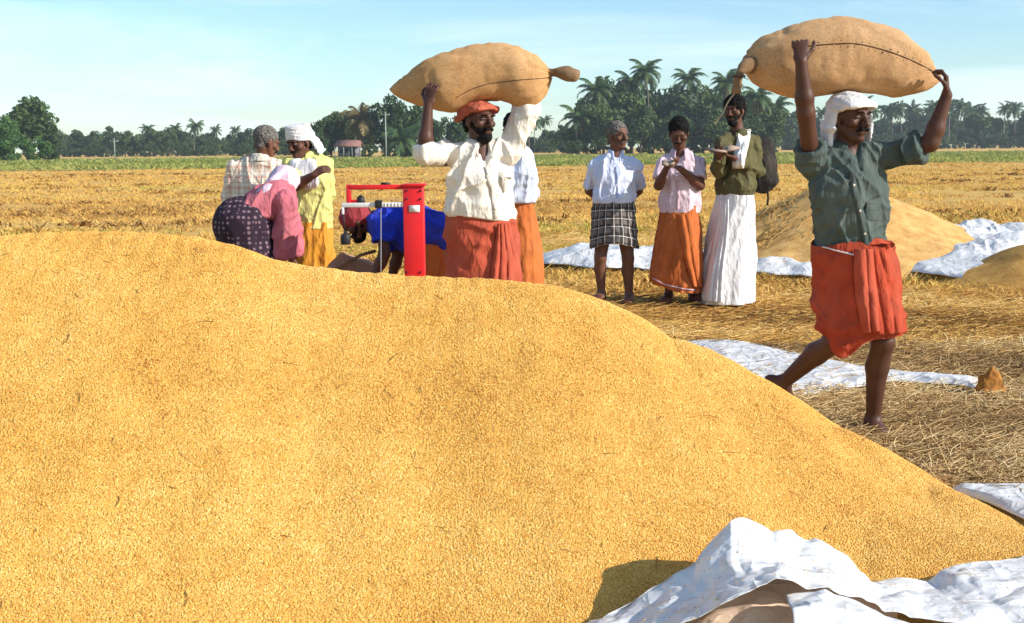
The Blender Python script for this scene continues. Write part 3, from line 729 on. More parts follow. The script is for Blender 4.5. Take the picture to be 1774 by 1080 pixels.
def put_tree(kind, px, top, D, label, group, var=0, lf=None, wide=1.0):
    loc, hgt = place(px, top, D); nm = {'b': 'broadleaf_tree', 'u': 'bush', 'p': 'coconut_palm'}[kind]
    r = empty(nm, loc, label, {'b': 'tree', 'u': 'bush', 'p': 'palm tree'}[kind], group); r.rotation_euler.z = random.random() * 6.28
    if kind == 'p':
        tm, tp, cm = PALMS[var % 4]; s = (hgt - 1.0) / 12.6; s = max(s, .3)
        add_parts(r, [('trunk', tm, M_PTRUNK)]); o = bpy.data.objects.new('crown', cm); COL.objects.link(o); o.parent = r; o.location = tp; o.rotation_euler = (random.uniform(-.3, .3), random.uniform(-.3, .3), random.random() * 6.28)
        if not cm.materials: cm.materials.append(M_FROND)
        q_ = random.uniform(.62, 1.0); o.scale = (q_, q_, q_ * random.uniform(.8, 1.15))
        r.scale = (s, s, s)
    else:
        cm, tm = (BL[var % 5] if kind == 'b' else BUSH[var % 3]); s = hgt / 9.4
        if lf is not None:
            key = cm.name + lf.name; c2 = bpy.data.meshes.get(key) or cm.copy()
            c2.name = key; c2.materials.clear(); c2.materials.append(lf); cm = c2
        add_parts(r, [('crown', cm, M_LEAF)] + ([('trunk', tm, M_BARK)] if kind == 'b' else []))
        if kind == 'u': r.location.z -= .16 * hgt; s *= 1.15
        r.scale = (s * wide, s * wide, s)
    return r
def put_palm_full(px, top, D, label, group=None, dry=0, seed=0, dry_all=False):
    loc, hgt = place(px, top, D); H = hgt - 2.0; rng = np.random.default_rng(200 + seed)
    r = empty('coconut_palm', loc, label, 'palm tree', group); tm, tp = palm_trunk(210 + seed, H); add_parts(r, [('trunk', tm, M_PTRUNK)])
    for k in range(20):
        o = link('frond', FR_ME[min(4, int(k / 20 * 5))], M_FROND, r); o.location = tp; o.rotation_euler = (0, 0, k * 2.4 + rng.random() * .5); s = .85 + .3 * rng.random(); o.scale = (s, s, s)
        if dry_all:
            o.material_slots[0].link = 'OBJECT'; o.material_slots[0].material = M_FROND_DRY
    for k in range(dry):
        o = link('dry_frond', FR_DRY, M_FROND_DRY, r); o.location = tp; o.rotation_euler = (0, 0, rng.random() * 6.28)
    return r

LG = 'trees at the left end of the field'
put_tree('b', 50, 166, 214, 'tall dark broadleaf tree standing over the pale green bushes', None, 0, None, 1.0)
put_tree('b', 84, 204, 216, 'lower dark broadleaf tree beside the tall dark tree above the bushes', None, 1, None, .9)
put_tree('b', 4, 196, 206, 'light green broadleaf tree next to the tall dark tree', None, 4, M_LEAF_L, 1.0)
put_tree('u', 20, 232, 196, 'pale green bush at the foot of the tall dark tree', LG, 0, M_LEAF_L, .9)
put_tree('u', 62, 238, 200, 'pale green bush at the foot of the tall dark tree', LG, 1, M_LEAF_L, .9)
put_tree('u', 92, 250, 206, 'small dark bush at the right edge of the pale green bushes', None, 2)
FG = 'far line of trees and palms on the horizon'
LBL = {'b': 'rounded green tree in the hazy far tree line', 'p': 'slender coconut palm in the hazy far tree line', 'u': 'low dark undergrowth bush in the hazy far tree line'}
random.seed(21)
def band(px0, px1, step, top, jit, D, kinds, dj=25):
    x = px0
    while x < px1:
        k = random.choice(kinds); put_tree(k, x, top + random.uniform(-jit, jit) + (8 if k == 'b' else 0), D + random.uniform(-dj, dj), LBL[k], FG + (' (palms)' if k == 'p' else ' (bushes)' if k == 'u' else ''), random.randrange(5), None, 1.0)
        x += step * random.uniform(.45, 1.55)
band(98, 560, 19, 218, 8, 375, 'bbp'); band(98, 560, 13, 228, 6, 385, 'b', 10); band(95, 560, 17, 250, 6, 350, 'u')
band(905, 1010, 13, 206, 8, 400, 'bpp'); band(900, 1010, 14, 222, 5, 415, 'b', 10); band(900, 1010, 18, 244, 4, 380, 'u')
band(1340, 1800, 13, 184, 10, 470, 'bbppp'); band(1340, 1800, 12, 202, 8, 495, 'b', 10); band(1340, 1800, 17, 232, 6, 440, 'u')
# group of trees by the hut
HG = 'trees around the hut'
for i, (px, tp, D, wd) in enumerate([(548, 208, 222, .9), (575, 186, 226, .9), (604, 192, 232, .9), (640, 196, 236, .8), (676, 160, 222, .72), (716, 178, 226, .85), (752, 196, 230, .9), (790, 200, 236, .9)]):
    put_tree('b', px, tp, D, 'dark leafy tree behind the small hut', HG, i, None, wd)
for i, (px, tp, D) in enumerate([(550, 246, 214), (640, 248, 220), (700, 240, 214), (735, 246, 214), (775, 248, 216)]):
    put_tree('u', px, tp, D, 'low bush in the trees around the small hut', HG + ' (bushes)', i)
put_palm_full(630, 186, 224, 'coconut palm with yellowed dry fronds above the small hut', None, 4, 3, True)
put_palm_full(694, 222, 210, 'young palm with pale drooping fronds beside the tall white pole', None, 3, 4)
# grove in the centre
CG = 'palms of the dark central grove'
for i, (px, tp) in enumerate([(998, 188), (1040, 140), (1126, 108), (1186, 121), (1254, 126), (1312, 152), (1092, 128), (1342, 172)]):
    put_palm_full(px, tp, 262 + 6 * (i % 4), 'tall coconut palm rising out of the dark central grove', CG, 2, 20 + i)
for i, (px, tp, D, wd) in enumerate([(1004, 205, 270, .9), (1030, 160, 276, .95), (1062, 134, 280, .95), (1094, 140, 272, .95), (1124, 148, 284, .9), (1156, 146, 290, .95), (1188, 150, 276, .95), (1218, 148, 284, .95), (1248, 146, 290, .95), (1276, 150, 272, .9), (1306, 160, 282, .95), (1334, 178, 276, .95), (1046, 178, 262, 1.1), (1110, 185, 260, 1.1), (1172, 188, 262, 1.1), (1236, 186, 260, 1.1), (1296, 196, 262, 1.1)]):
    put_tree('b', px, tp, D, 'dense dark broadleaf tree in the central grove', 'broadleaf trees of the dark central grove', i, None, wd)
for i in range(9):
    put_tree('u', 985 + i * 44, 226 + (i * 37 % 11), 262, 'dark bush along the foot of the central grove', 'bushes of the dark central grove', i)

# ------------------------------------------------------------------ hut and poles
c = P(605, 270, 208); hut = empty('hut', (c.x, 208, 0), 'small hut with a faded red tiled roof under the trees', 'hut')
M_HWALL = mat('hut_wall', (.20, .19, .20), (.12, .11, .12), scale=2); M_HROOF = mat('hut_roof', (.32, .16, .13), (.20, .10, .08), scale=1.5, rough=.9)
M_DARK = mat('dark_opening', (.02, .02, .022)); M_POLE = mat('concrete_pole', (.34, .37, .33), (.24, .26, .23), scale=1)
v, f = boxes([((0, 0, 1.05), (1.7, 1.3, 1.05))]); obj('wall', v, f, M_HWALL, hut, False)
RV = []; RF = []
for s in (-1, 1):
    o = len(RV); RV += [(-2.3, s * 1.9, 1.95), (2.3, s * 1.9, 1.95), (1.9, 0, 3.0), (-1.9, 0, 3.0)]; RF.append((o, o + 1, o + 2, o + 3))
solid(obj('roof', RV, RF, M_HROOF, hut, False), .12)
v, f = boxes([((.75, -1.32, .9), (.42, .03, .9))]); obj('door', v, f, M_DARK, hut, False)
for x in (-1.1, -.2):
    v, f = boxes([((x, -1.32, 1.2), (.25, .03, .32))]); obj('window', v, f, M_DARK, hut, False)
for x in (-2.1, -.7, .7, 2.1):
    v, f = tube([(x, -1.75, 0), (x, -1.75, 1.98)], .06, 8); obj('post', v, f, M_POLE, hut)
def pole(px, top, D, label, r=.11):
    c, hgt = place(px, top, D); e = empty('utility_pole', c, label, 'pole')
    v, f = tube([(0, 0, -.2), (0, 0, hgt)], [r * 1.2, r * .8], 8); obj('shaft', v, f, M_POLE, e)
    v, f = boxes([((0, 0, hgt - .5), (.75, .05, .05))]); obj('crossarm', v, f, M_POLE, e, False)
    for x in (-.65, 0, .65):
        v, f = tube([(x, 0, hgt - .46), (x, 0, hgt - .2)], .05, 6); obj('insulator', v, f, M_POLE, e)
pole(669, 194, 206, 'tall pale utility pole standing in front of the trees by the hut')
pole(199, 240, 214, 'thin white pole at the edge of the green paddy', .09)

# ================================================================== PEOPLE
def skin_mat(name, c, rough=.5):
    m = NT(name, rough + .06, .26); v = m.coord()
    m.col(m.mix(m.math('MULTIPLY', m.noise(v, 55, 5, .7), .45), m.ramp(m.noise(v, 9, 5), [(.3, tuple(x * .66 for x in c)), (.65, c)]), tuple(x * 1.25 for x in c)))
    m.bump(m.noise(v, 180, 2), .12, .002)
    m.b.inputs['Subsurface Weight'].default_value = .06; m.b.inputs['Subsurface Radius'].default_value = (.01, .004, .002)
    return m.m
SKIN = skin_mat('dark_brown_skin', (.115, .048, .029)); SKIN2 = skin_mat('brown_skin', (.15, .066, .040)); SKIN3 = skin_mat('deep_brown_skin', (.086, .036, .023), .42)
M_HAIR = mat('black_hair', (.010, .009, .008), (.005, .004, .004), scale=60, rough=.75, spec=.12, bscale=220, bstr=.6)
M_HAIR_GREY = mat('grey_hair', (.20, .18, .165), (.07, .06, .055), scale=60, rough=.8, spec=.15, bscale=220, bstr=.6)
M_EYE = mat('eye_white', (.34, .29, .26), rough=.35); M_IRIS = mat('eye_iris', (.012, .008, .006), rough=.2)
M_LIP = mat('lip', (.16, .06, .05), rough=.5)

def npv(v): return np.array(v, float)
class Fig:
    """a person: joints are given in photo pixels plus a depth offset from the ground distance D"""
    def __init__(s, name, D, px, label, skin, h=.0065, group=None):
        b = P(px, 400, D); s.base = Vector((b.x, D, 0)); s.D = D; s.h = h; s.skin = skin; s.J = {}
        s.root = empty('person', s.base, label, 'person', group)
    def L(s, px, py, dy=0): return npv(P(px, py, s.D + dy) - s.base)
    def j(s, **k):
        for a, q in k.items(): s.J[a] = s.L(*q)
        return s
    def body_axes(s, yaw):
        y = math.radians(yaw); s.fw = npv((math.sin(y), -math.cos(y), 0)); s.sd = npv((math.cos(y), math.sin(y), 0)); return s
    def head(s, px, py, dy, yaw, pitch=0, roll=0, size=1.0):
        s.hc = s.L(px, py, dy); y, p, r = map(math.radians, (yaw, pitch, roll)); s.hs = size
        f = npv((math.sin(y) * math.cos(p), -math.cos(y) * math.cos(p), -math.sin(p))); sd = npv((math.cos(y), math.sin(y), 0)); u = np.cross(sd, f)
        if u[2] < 0: u = -u
        s.hf = f; s.hsd = sd * math.cos(r) + u * math.sin(r); s.hu = u * math.cos(r) - sd * math.sin(r); return s
    def hp(s, x, y, z): return s.hc + s.hs * (s.hsd * x + s.hf * y + s.hu * z)
    @property
    def hfr(s): return np.stack([s.hsd, s.hf, s.hu])
    # ---- body
    def bounds(s, m=.16):
        a = np.array(list(s.J.values()) + [s.hc]); return a.min(0) - m, a.max(0) + m
    def face(s, S, ears=True):
        k = s.hs; fr = s.hfr; e = lambda c, r, kk=.012, op='u': S.ell(s.hp(*c), npv(r) * k, fr, kk, op)
        c = lambda a, b, ra, rb, kk=.012, op='u': S.cap(s.hp(*a), s.hp(*b), npv(ra) * k if not np.isscalar(ra) else ra * k, npv(rb) * k if not np.isscalar(rb) else rb * k, s.hsd, kk, op)
        e((0, -.018, .038), (.074, .094, .082)); c((0, .022, .015), (0, .044, -.078), (.064, .062), (.036, .034), .025)
        for q in (-1, 1):
            e((q * .046, .052, -.016), (.024, .03, .022), .015); e((q * .030, .100, .014), (.019, .014, .009), .008, 's')
            e((q * .013, .094, -.028), (.010, .011, .009), .008)
            if ears: e((q * .077, -.004, -.004), (.010, .020, .032), .008)
            c((q * .050, .01, -.045), (q * .030, .05, -.082), .018, .016, .02)
        c((-.034, .084, .031), (.034, .084, .031), (.011, .010), (.011, .010), .012)
        c((0, .088, .018), (0, .110, -.022), (.008, .010), (.014, .013), .010)
        c((-.018, .088, -.052), (.018, .088, -.052), .0085, .0085, .006); c((-.016, .086, -.063), (.016, .086, -.063), .009, .009, .006)
        c((-.022, .104, -.0575), (.022, .104, -.0575), .0035, .0035, .003, 's')
        e((0, .074, -.090), (.022, .018, .018), .015)
    def hand(s, S, w, d, nrm, curl=(.5, .7, .5), thumb=1, spread=.05, k=1.0, thumb_curl=.5):
        """palm from wrist w along d, palm facing nrm; fingers bend towards nrm"""
        d = n3(d); nrm = n3(nrm - d * np.dot(nrm, d)); lat = np.cross(d, nrm) * thumb
        pe = w + d * .085 * k; S.cap(w, w + d * .02, (.024, .018), (.030, .016), lat, .012)
        S.cap(w + d * .02, pe, (.031 * k, .014 * k), (.039 * k, .012 * k), lat, .012)
        for i, (o, ln) in enumerate(((.030, .070), (.010, .078), (-.010, .072), (-.029, .056))):
            p = pe + lat * o * k; a = 0; r = .0088 * k
            for q, fr in enumerate((.46, .30, .24)):
                a += curl[q]; dd = n3(d * math.cos(a) + nrm * math.sin(a) + lat * spread * (1.5 - i) * .5); e = p + dd * ln * fr * k
                S.cap(p, e, r, r * .9, lat, .004); p = e; r *= .9
        p = w + d * .025 * k + lat * .026 * k
        for q, (ln, ou, cu) in enumerate(((.042, .75, .25), (.032, .40, .25 + thumb_curl), (.026, .10, .4 + thumb_curl))):
            dd = n3(d * .8 + lat * ou + nrm * cu); e = p + dd * ln * k; S.cap(p, e, .012 * k if q == 0 else .0095 * k, .0098 * k if q == 0 else .0085 * k, lat, .006); p = e
    def foot(s, S, an, toe, k=1.0):
        d = toe - an; lift = abs(d[2]) > .12; heel = an + npv((-.062, .0, .012)) if lift else an - n3(npv((d[0], d[1], 0))) * .045 - npv((0, 0, .045))
        ball = an + (toe - an) * .62; sd = n3(np.cross(n3(d), (0, 0, 1.)))
        S.cap(an, heel, .036 * k, .030 * k, sd, .02); S.cap(heel, ball, (.030, .026), (.044, .022), sd, .02); S.cap(an, ball, (.034, .034), (.040, .02), sd, .025)
        for q in range(5):
            o = sd * (q - 2) * .018; S.cap(ball + o * .9, toe + o - n3(d) * abs(q - 1.2) * .010, .012, .010, sd, .006)
    def arm(s, S, a, b, c, k=1.0):
        m = b + (c - b) * .3; S.cap(a - npv((0, 0, .012)), b, .042 * k, .040 * k, k=.02); S.cap(b, m, .040 * k, .041 * k, k=.02); S.cap(m, c, .041 * k, .026 * k, k=.02)
    def leg(s, S, hp_, kn, an, k=1.0):
        ax = n3(an - kn); bk = -s.fw - ax * np.dot(-s.fw, ax); m = kn + (an - kn) * .33 + n3(bk) * .018
        S.cap(hp_, kn, .088 * k, .054 * k, k=.03); S.cap(kn, m, .052 * k, .055 * k, k=.02); S.cap(m, an, .054 * k, .033 * k, k=.02)
    def body(s, hands=(), feet=True, ears=True, torso=True, rt=.88):
        J = s.J; lo, hi = s.bounds(); lo[2] = max(lo[2], -.03) if feet else lo[2]; S = Sdf(lo, hi, s.h)
        pv, ch, nk = J['pelvis'], J['chest'], J['neck']; wa = pv + (ch - pv) * .45; sd = s.sd
        S.cap(pv, wa, (.150 * rt, .105 * rt), (.135 * rt, .098 * rt), sd, .04); S.cap(wa, ch, (.135 * rt, .098 * rt), (.160 * rt, .112 * rt), sd, .04); S.cap(ch, nk, (.150 * rt, .10 * rt), (.065, .06), sd, .04)
        hb = s.hp(0, -.015, -.05); S.cap(nk, hb, .056, .054, sd, .025)
        for q in 'ab':
            S.cap(nk + (J['sh_' + q] - nk) * .4 - npv((0, 0, .025)), J['sh_' + q] - npv((0, 0, .020)), .034, .036, sd, .03); s.arm(S, J['sh_' + q], J['el_' + q], J['wr_' + q])
            if 'kn_' + q in J:
                s.leg(S, J['hip_' + q], J['kn_' + q], J['an_' + q])
                if 'toe_' + q in J: s.foot(S, J['an_' + q], J['toe_' + q])
        for h in hands: s.hand(S, *h[0], **h[1])
        s.face(S, ears)
        V, Q = S.mesh(); V = smooth_mesh(V, Q, 1, .4); s.bo = obj('body', V, Q, s.skin, s.root); return s
    def eyes(s, brow=M_HAIR):
        for q in (-1, 1):
            u = [s.hp(q * .031 + .0135 * math.cos(a) * math.cos(b), .0805 + .0105 * math.sin(b), .013 + .0048 * math.sin(a) * math.cos(b)) for b in np.linspace(-1.4, 1.5, 8) for a in np.linspace(0, 6.283, 12, endpoint=False)]
            e = obj('eye', u, grid_faces(8, 12, True), M_EYE, s.root)
            c = npv(s.hp(q * .031, .0895, .013)); u = [c + s.hs * (s.hsd * .0055 * rr_ * math.cos(a) + s.hu * .0046 * rr_ * math.sin(a) + s.hf * .003 * (1 - rr_ * rr_)) for rr_ in (.05, .6, 1.0) for a in np.linspace(0, 6.283, 10, endpoint=False)]
            obj('iris', u, grid_faces(3, 10, True), M_IRIS, e)
            v, f = tube([s.hp(q * .012, .099, .030), s.hp(q * .030, .0985, .036), s.hp(q * .050, .086, .030)], [.0035, .0045, .0025], 6); obj('eyebrow', v, f, brow, s.root)
        return s
    def blob(s, name, fn, m, h=.004, pad=.15, disp=None, parent=None, sm=1, at=None):
        c = s.hc if at is None else at; S = Sdf(c - pad, c + pad, h); fn(S); V, Q = S.mesh(); V = smooth_mesh(V, Q, sm, .5) if sm else V
        if disp is not None: V = V + vnorm(V, Q) * disp(V)[:, None]
        return obj(name, V, Q, m, parent or s.root)
    def hair(s, m=M_HAIR, back=-.055, line=0.0, vol=0.0, amp=.010):
        k = s.hs
        def fn(S):
            S.ell(s.hp(0, -.022, .042 + vol * .5), npv((.083 + vol * .6, .101 + vol * .4, .088 + vol)) * k, s.hfr)
            S.cap(s.hp(0, -.05, .02), s.hp(0, -.06, back), (.072, .045), (.055, .03), s.hsd, .02)
            S.ell(s.hp(0, .125, -.022 + line), npv((.090, .088, .100)) * k, s.hfr, .006, 's')
            for q in (-1, 1): S.ell(s.hp(q * .085, .028, -.04), npv((.03, .055, .055)) * k, s.hfr, .008, 's'); S.ell(s.hp(q * .085, -.005, -.02), npv((.02, .022, .034)) * k, s.hfr, .006, 's')
            S.cut(s.hp(0, 0, back - .01), -s.hu)
        return s.blob('hair', fn, m, .004, .17, lambda V: (ridge(V * np.array((75, 75, 45)), 3) - .45) * amp * 1.2 + (vnoise(V * 190, 6) - .5) * amp)
    def moustache(s, m=M_HAIR, thick=1.0):
        def fn(S):
            for q in (-1, 1):
                S.cap(s.hp(0, .101, -.042), s.hp(q * .020, .095, -.046), (.006, .0065 * thick), (.006, .0075 * thick), s.hu, .006); S.cap(s.hp(q * .020, .095, -.046), s.hp(q * .036, .078, -.055), .0075 * thick, .003, s.hu, .006)
        return s.blob('moustache', fn, m, .0025, .13, lambda V: (fbm(V * 160, 3) - .5) * .004)
    def beard(s, m=M_HAIR):
        k = s.hs
        def fn(S):
            S.cap(s.hp(0, .018, -.030), s.hp(0, .047, -.084), (.073, .069), (.046, .046), s.hsd, .02); S.ell(s.hp(0, .078, -.094), npv((.026, .022, .024)) * k, s.hfr, .015)
            S.ell(s.hp(0, .098, -.014), npv((.056, .06, .032)) * k, s.hfr, .01, 's'); S.ell(s.hp(0, .106, -.058), npv((.020, .022, .008)) * k, s.hfr, .006, 's')
            S.cut(s.hp(0, -.02, -.012), s.hu); S.cut(s.hp(0, -.03, 0), -s.hf)
        return s.blob('beard', fn, m, .0035, .15, lambda V: (fbm(V * 120, 3) - .5) * .006)
    # ---- clothes
    def shirt(s, torso, sleeves, m, hem=None, neck_open=.0, amp=.010, name='shirt', dirs=None, seed=0, h=None, extra=None, hem_fn=None):
        """torso: [(px,py,dy,rx,ry)...] bottom to top; sleeves: [(points, r0, r1)] in local coords"""
        T = [(s.L(*t[:3]), t[3], t[4]) for t in torso]; allp = np.array([t[0] for t in T] + [q for sl in sleeves for q in sl[0]])
        S = Sdf(allp.min(0) - .30, allp.max(0) + .26, h or s.h)
        for a, b in zip(T[:-1], T[1:]): S.cap(a[0], b[0], (a[1], a[2]), (b[1], b[2]), s.sd, .03)
        for pts, r0, r1 in sleeves:
            n_ = len(pts) - 1; pts = list(pts)
            if pts[2][2] < pts[1][2]: pts[1] = pts[1] - npv((0, 0, .014))
            rad = [r0, r0 * .88] + [r0 * .88 + (r1 - r0 * .88) * (q + 1) / (n_ - 1) for q in range(n_ - 1)]
            for i in range(n_):
                a, b = pts[i], pts[i + 1]; S.cap(a, b, rad[i], rad[i + 1], s.sd, .045 if i == 0 else .02, flat=1 if i == n_ - 1 else 0)
        if extra: extra(S)
        nk = s.J['neck']; S.ell(nk + npv((0, 0, .05)), (.068, .066, .055), None, .015, 's')
        if neck_open:
            a = nk + s.fw * .06 + npv((0, 0, .03)); S.cap(a, a + s.fw * .055 - npv((0, 0, neck_open)), .040, .008, s.sd, .01, 's')
        if hem is not None: S.cut(npv((0, 0, hem)), (0, 0, -1))
        V, Q = S.mesh(); V = smooth_mesh(V, Q, 2, .5)
        amp = amp * 1.45
        if hem_fn is not None:
            w_ = np.clip(1 - (V[:, 2] - V[:, 2].min()) / .12, 0, 1); V[:, 2] += hem_fn(V) * w_
        N = vnorm(V, Q)
        if hem is not None: nh = np.clip((V[:, 2] - V[:, 2].min()) / .05, 0, 1) ** 2; N[:, 2] *= nh; N[:, :2] *= (.35 + .65 * nh)[:, None]
        R = np.stack([s.sd, s.fw, (0, 0, 1.)]); L_ = V @ R.T; d = 0
        for (axis, sc_a, sc_c, am, sd_) in (dirs or [((.25, 0, 1), 3.0, 15, 1.0, 1), ((-.6, 0, 1), 4.5, 20, .6, 2), ((1, .4, .5), 7, 24, .4, 3)]):
            a = n3(axis); t = L_ @ a; c1 = n3(np.cross(a, (0, 1., .15))); c2 = np.cross(a, c1); q = np.stack([t * sc_a, (L_ @ c1) * sc_c, (L_ @ c2) * sc_c * .8], 1) + 3.1 * sd_
            q[:, 1] += (vnoise(q * .6, seed + 70 + sd_) - .5) * 1.6
            d = d + am * (ridge(q, seed + 50 + sd_) ** 2.4 - .35)
        V = V + N * (d * amp)[:, None]
        o = obj(name, V, Q, m, s.root); s.sh_o = o; s.bvh = BVHTree.FromPolygons([tuple(v) for v in V], [tuple(q) for q in Q]); return o
    def surf(s, px, py, bvh=None):
        """point of the garment seen at that pixel, in local coords, with its normal"""
        o = Vector((0, 0, CAMZ)) - s.base; h_ = (bvh or s.bvh).ray_cast(o, ray(px, py).normalized()); return (npv(h_[0]), npv(h_[1])) if h_[0] is not None else (None, None)
    def strip(s, name, pix, wd, m, parent=None, th=.004, n=24, bvh=None, lift=.002):
        """narrow band of cloth lying on a garment along photo pixels"""
        pp = interp([(a, b, 0) for a, b in pix], n); R = []
        for a, b, _ in pp:
            q, nn = s.surf(a, b, bvh)
            if q is not None: R.append((q, nn))
        if len(R) < 3: return None
        V = []
        for i, (q, nn) in enumerate(R):
            t = n3(R[min(i + 1, len(R) - 1)][0] - R[max(i - 1, 0)][0]); sd = n3(np.cross(nn, t)); w_ = wd * .5
            V += [q - sd * w_, q - sd * w_ + nn * th + nn * lift, q + sd * w_ + nn * th + nn * lift, q + sd * w_]
        F = [(i * 4 + k, i * 4 + (k + 1) % 4, i * 4 + 4 + (k + 1) % 4, i * 4 + 4 + k) for i in range(len(R) - 1) for k in range(4)]
        return obj(name, V, F, m, parent or s.root, False)
    def collar(s, m, parent, w0=.064, w1=.088, gap=.5, drop=.10, stand=.035, tip=.035):
        """folded shirt collar round the neck, open at the front"""
        nk = s.J['neck'] + npv((0, 0, .012)); n_ = 36; V = []
        for r in range(5):
            t = r / 4
            for k in range(n_):
                a = gap + (2 * math.pi - 2 * gap) * k / (n_ - 1); fr = max(0, math.cos(a)); 
                rr_ = w0 + (w1 - w0) * t ** .8; z = stand * (1 - t) - .028 * t - drop * .4 * fr ** 2 * (.45 + .55 * t) - tip * t * fr ** 4
                lat = math.sin(a) * rr_ * (1 - .12 * fr * t)
                V.append(nk + s.fw * math.cos(a) * rr_ * (1 + .45 * fr * t) + s.sd * lat + npv((0, 0, z)))
        o = obj('collar', V, grid_faces(5, n_), m, parent); solid(o, .005); return o
    def skirt(s, name, rings, m, top=None, hem=None, nf=9, amp=.02, seed=0, n=128, rows=60, front=0.0, parent=None, wrinkle=.008, twist=0.0, horiz=0.0):
        """wrapped cloth: rings [(px,py,dy,rx,ry)] waist to hem; hem(theta)->z offset; theta 0 is the wearer's front"""
        R = [(s.L(*r[:3]), r[3], r[4]) for r in rings]; C = interp([tuple(r[0]) + (r[1], r[2]) for r in R], rows); th = np.linspace(0, 2 * math.pi, n, endpoint=False); V = []; UV = []
        rng = np.random.default_rng(seed); ph = rng.random(4) * 6.28
        for i in range(rows):
            t = i / (rows - 1); c = C[i, :3]; rx, ry = C[i, 3], C[i, 4]
            tw = th + twist * t
            q = np.stack([np.cos(tw) * nf / 6.28 * 2.2, np.sin(tw) * nf / 6.28 * 2.2, np.full(n, t * .8)], 1)
            f = (ridge(q + ph[0], seed) ** 1.4 - .45) * (.25 + .75 * t) + .35 * (ridge(q * 2.1 + ph[1], seed + 1) - .5) * (.4 + .6 * t)
            if horiz: 
                q2 = np.stack([np.cos(th) * 1.2, np.sin(th) * 1.2, np.full(n, t * 7) + .9 * np.cos(th + ph[2])], 1); f = f + horiz * (ridge(q2, seed + 4) ** 1.5 - .4)
            msk = .35 + 1.1 * vnoise(np.stack([np.cos(th) * 1.1 + ph[3], np.sin(th) * 1.1, np.full(n, t * 1.3)], 1), seed + 6); dg = np.stack([np.cos(th + t * 1.4) * 1.9, np.sin(th + t * 1.4) * 1.9, np.full(n, t * 2.2)], 1)
            f = f * msk + .5 * (ridge(dg + ph[1], seed + 12) ** 2.2 - .35)
            r_ = 1 + f * amp / max(rx, ry) * 1.6
            x = np.sin(th) * rx * r_; y = np.cos(th) * ry * r_
            v = c[None] + x[:, None] * s.sd[None] + y[:, None] * s.fw[None]
            if hem is not None: v[:, 2] += np.array([hem(a) for a in th]) * t
            if top is not None: v[:, 2] += np.array([top(a) for a in th]) * (1 - t)
            V.append(v); UV.append(np.stack([th / 6.283 * 6.283 * .19, np.full(n, t * abs(C[0, 2] - C[-1, 2]))], 1))
        V = np.concatenate(V); F = grid_faces(rows, n, True)[:, ::-1]; N = vnorm(V, F)
        V = V + N * ((fbm(V * 22, seed + 9) - .5) * wrinkle)[:, None]
        o = obj(name, V, F, m, parent or s.root, True, np.concatenate(UV)); solid(o, .004, -1)
        s.sk_bvh = BVHTree.FromPolygons([tuple(v) for v in V], [tuple(q) for q in F]); s.sk_o = o; return o
    def panel(s, name, left, right, m, parent=None, nr=40, nc=28, npl=3, amp=.018, out=.03, seed=0, depth=-.02, bvh=None):
        """pleated hanging panel between two edge lines in photo pixels, lying on the skirt"""
        Lp = interp([(a, b, 0) for a, b in left], nr); Rp = interp([(a, b, 0) for a, b in right], nr); V = []; last = None
        for i in range(nr):
            t = i / (nr - 1)
            for k in range(nc):
                u = k / (nc - 1); px = Lp[i, 0] * (1 - u) + Rp[i, 0] * u; py = Lp[i, 1] * (1 - u) + Rp[i, 1] * u
                q, nn = s.surf(px, py, bvh or s.sk_bvh)
                if q is None: q = s.L(px, py, depth if last is None else last)
                last = float(q[1])
                pl = abs(math.sin(math.pi * (u * npl + .12 * math.sin(5 * t + seed)))) ** .7
                V.append((q[0], q[1], q[2], pl * amp * (.35 + .65 * t) + out * math.sin(math.pi * min(1, max(0, u))) ** .5 * .5))
        V = np.array(V).reshape(nr, nc, 4); Yc = V[..., 1].copy()
        for _ in range(6):
            Yc[1:-1] = (Yc[:-2] + Yc[1:-1] + Yc[2:]) / 3; Yc[:, 1:-1] = (Yc[:, :-2] + Yc[:, 1:-1] + Yc[:, 2:]) / 3
        Yc = np.minimum(Yc, V[..., 1] + .01)
        X = V.reshape(-1, 4); p = np.stack([X[:, 0], Yc.ravel() - X[:, 3] - .004, X[:, 2]], 1)
        o = obj(name, p, grid_faces(nr, nc), m, parent or s.root); solid(o, .004); return o

# ------------------------------------------------------------------ cloth colours
M_GREENSHIRT = cloth('grey_green_shirt', (.085, .115, .105), .7); M_GREENTRIM = cloth('grey_green_trim', (.07, .095, .088), .7)
M_REDL = cloth('brick_red_lungi', (.42, .060, .026), .7); M_REDL2 = cloth('faded_red_lungi', (.46, .085, .045), .75)
M_WHITE = cloth('white_cotton', (.74, .72, .72), .9); M_CREAM = plaid('cream_check_shirt', (.72, .66, .57), [((.55, .47, .36), .052, .05, .2, .45), ((.80, .76, .70), .026, .2, .5, .5)])
M_CREAMT = cloth('cream_trim', (.66, .60, .51), .85); M_ORANGECLOTH = cloth('orange_head_cloth', (.50, .115, .065), .7)
M_PALEBLUE = cloth('pale_blue_shirt', (.58, .64, .78), .88); M_BLUEWHITE = cloth('blue_white_shirt', (.60, .65, .82), .9); M_BLUEWT = cloth('blue_white_trim', (.48, .54, .74), .9)
M_ORANGE = cloth('orange_lungi', (.55, .15, .035), .75); M_ORANGE2 = cloth('rust_orange_dhoti', (.52, .135, .035), .72); M_PINK = cloth('pale_pink_shirt', (.70, .54, .60), .86); M_PINKT = cloth('pink_trim', (.60, .43, .50), .86)
M_OLIVE = cloth('olive_shirt', (.115, .105, .045), .7); M_OLIVET = cloth('olive_trim', (.09, .082, .036), .7)
M_CHECK = plaid('black_white_check', (.16, .14, .13), [((.02, .018, .02), .075, .5, .0, .75), ((.50, .46, .42), .075, .10, .7, .8)], ('X', 'Y'), kind='UV')
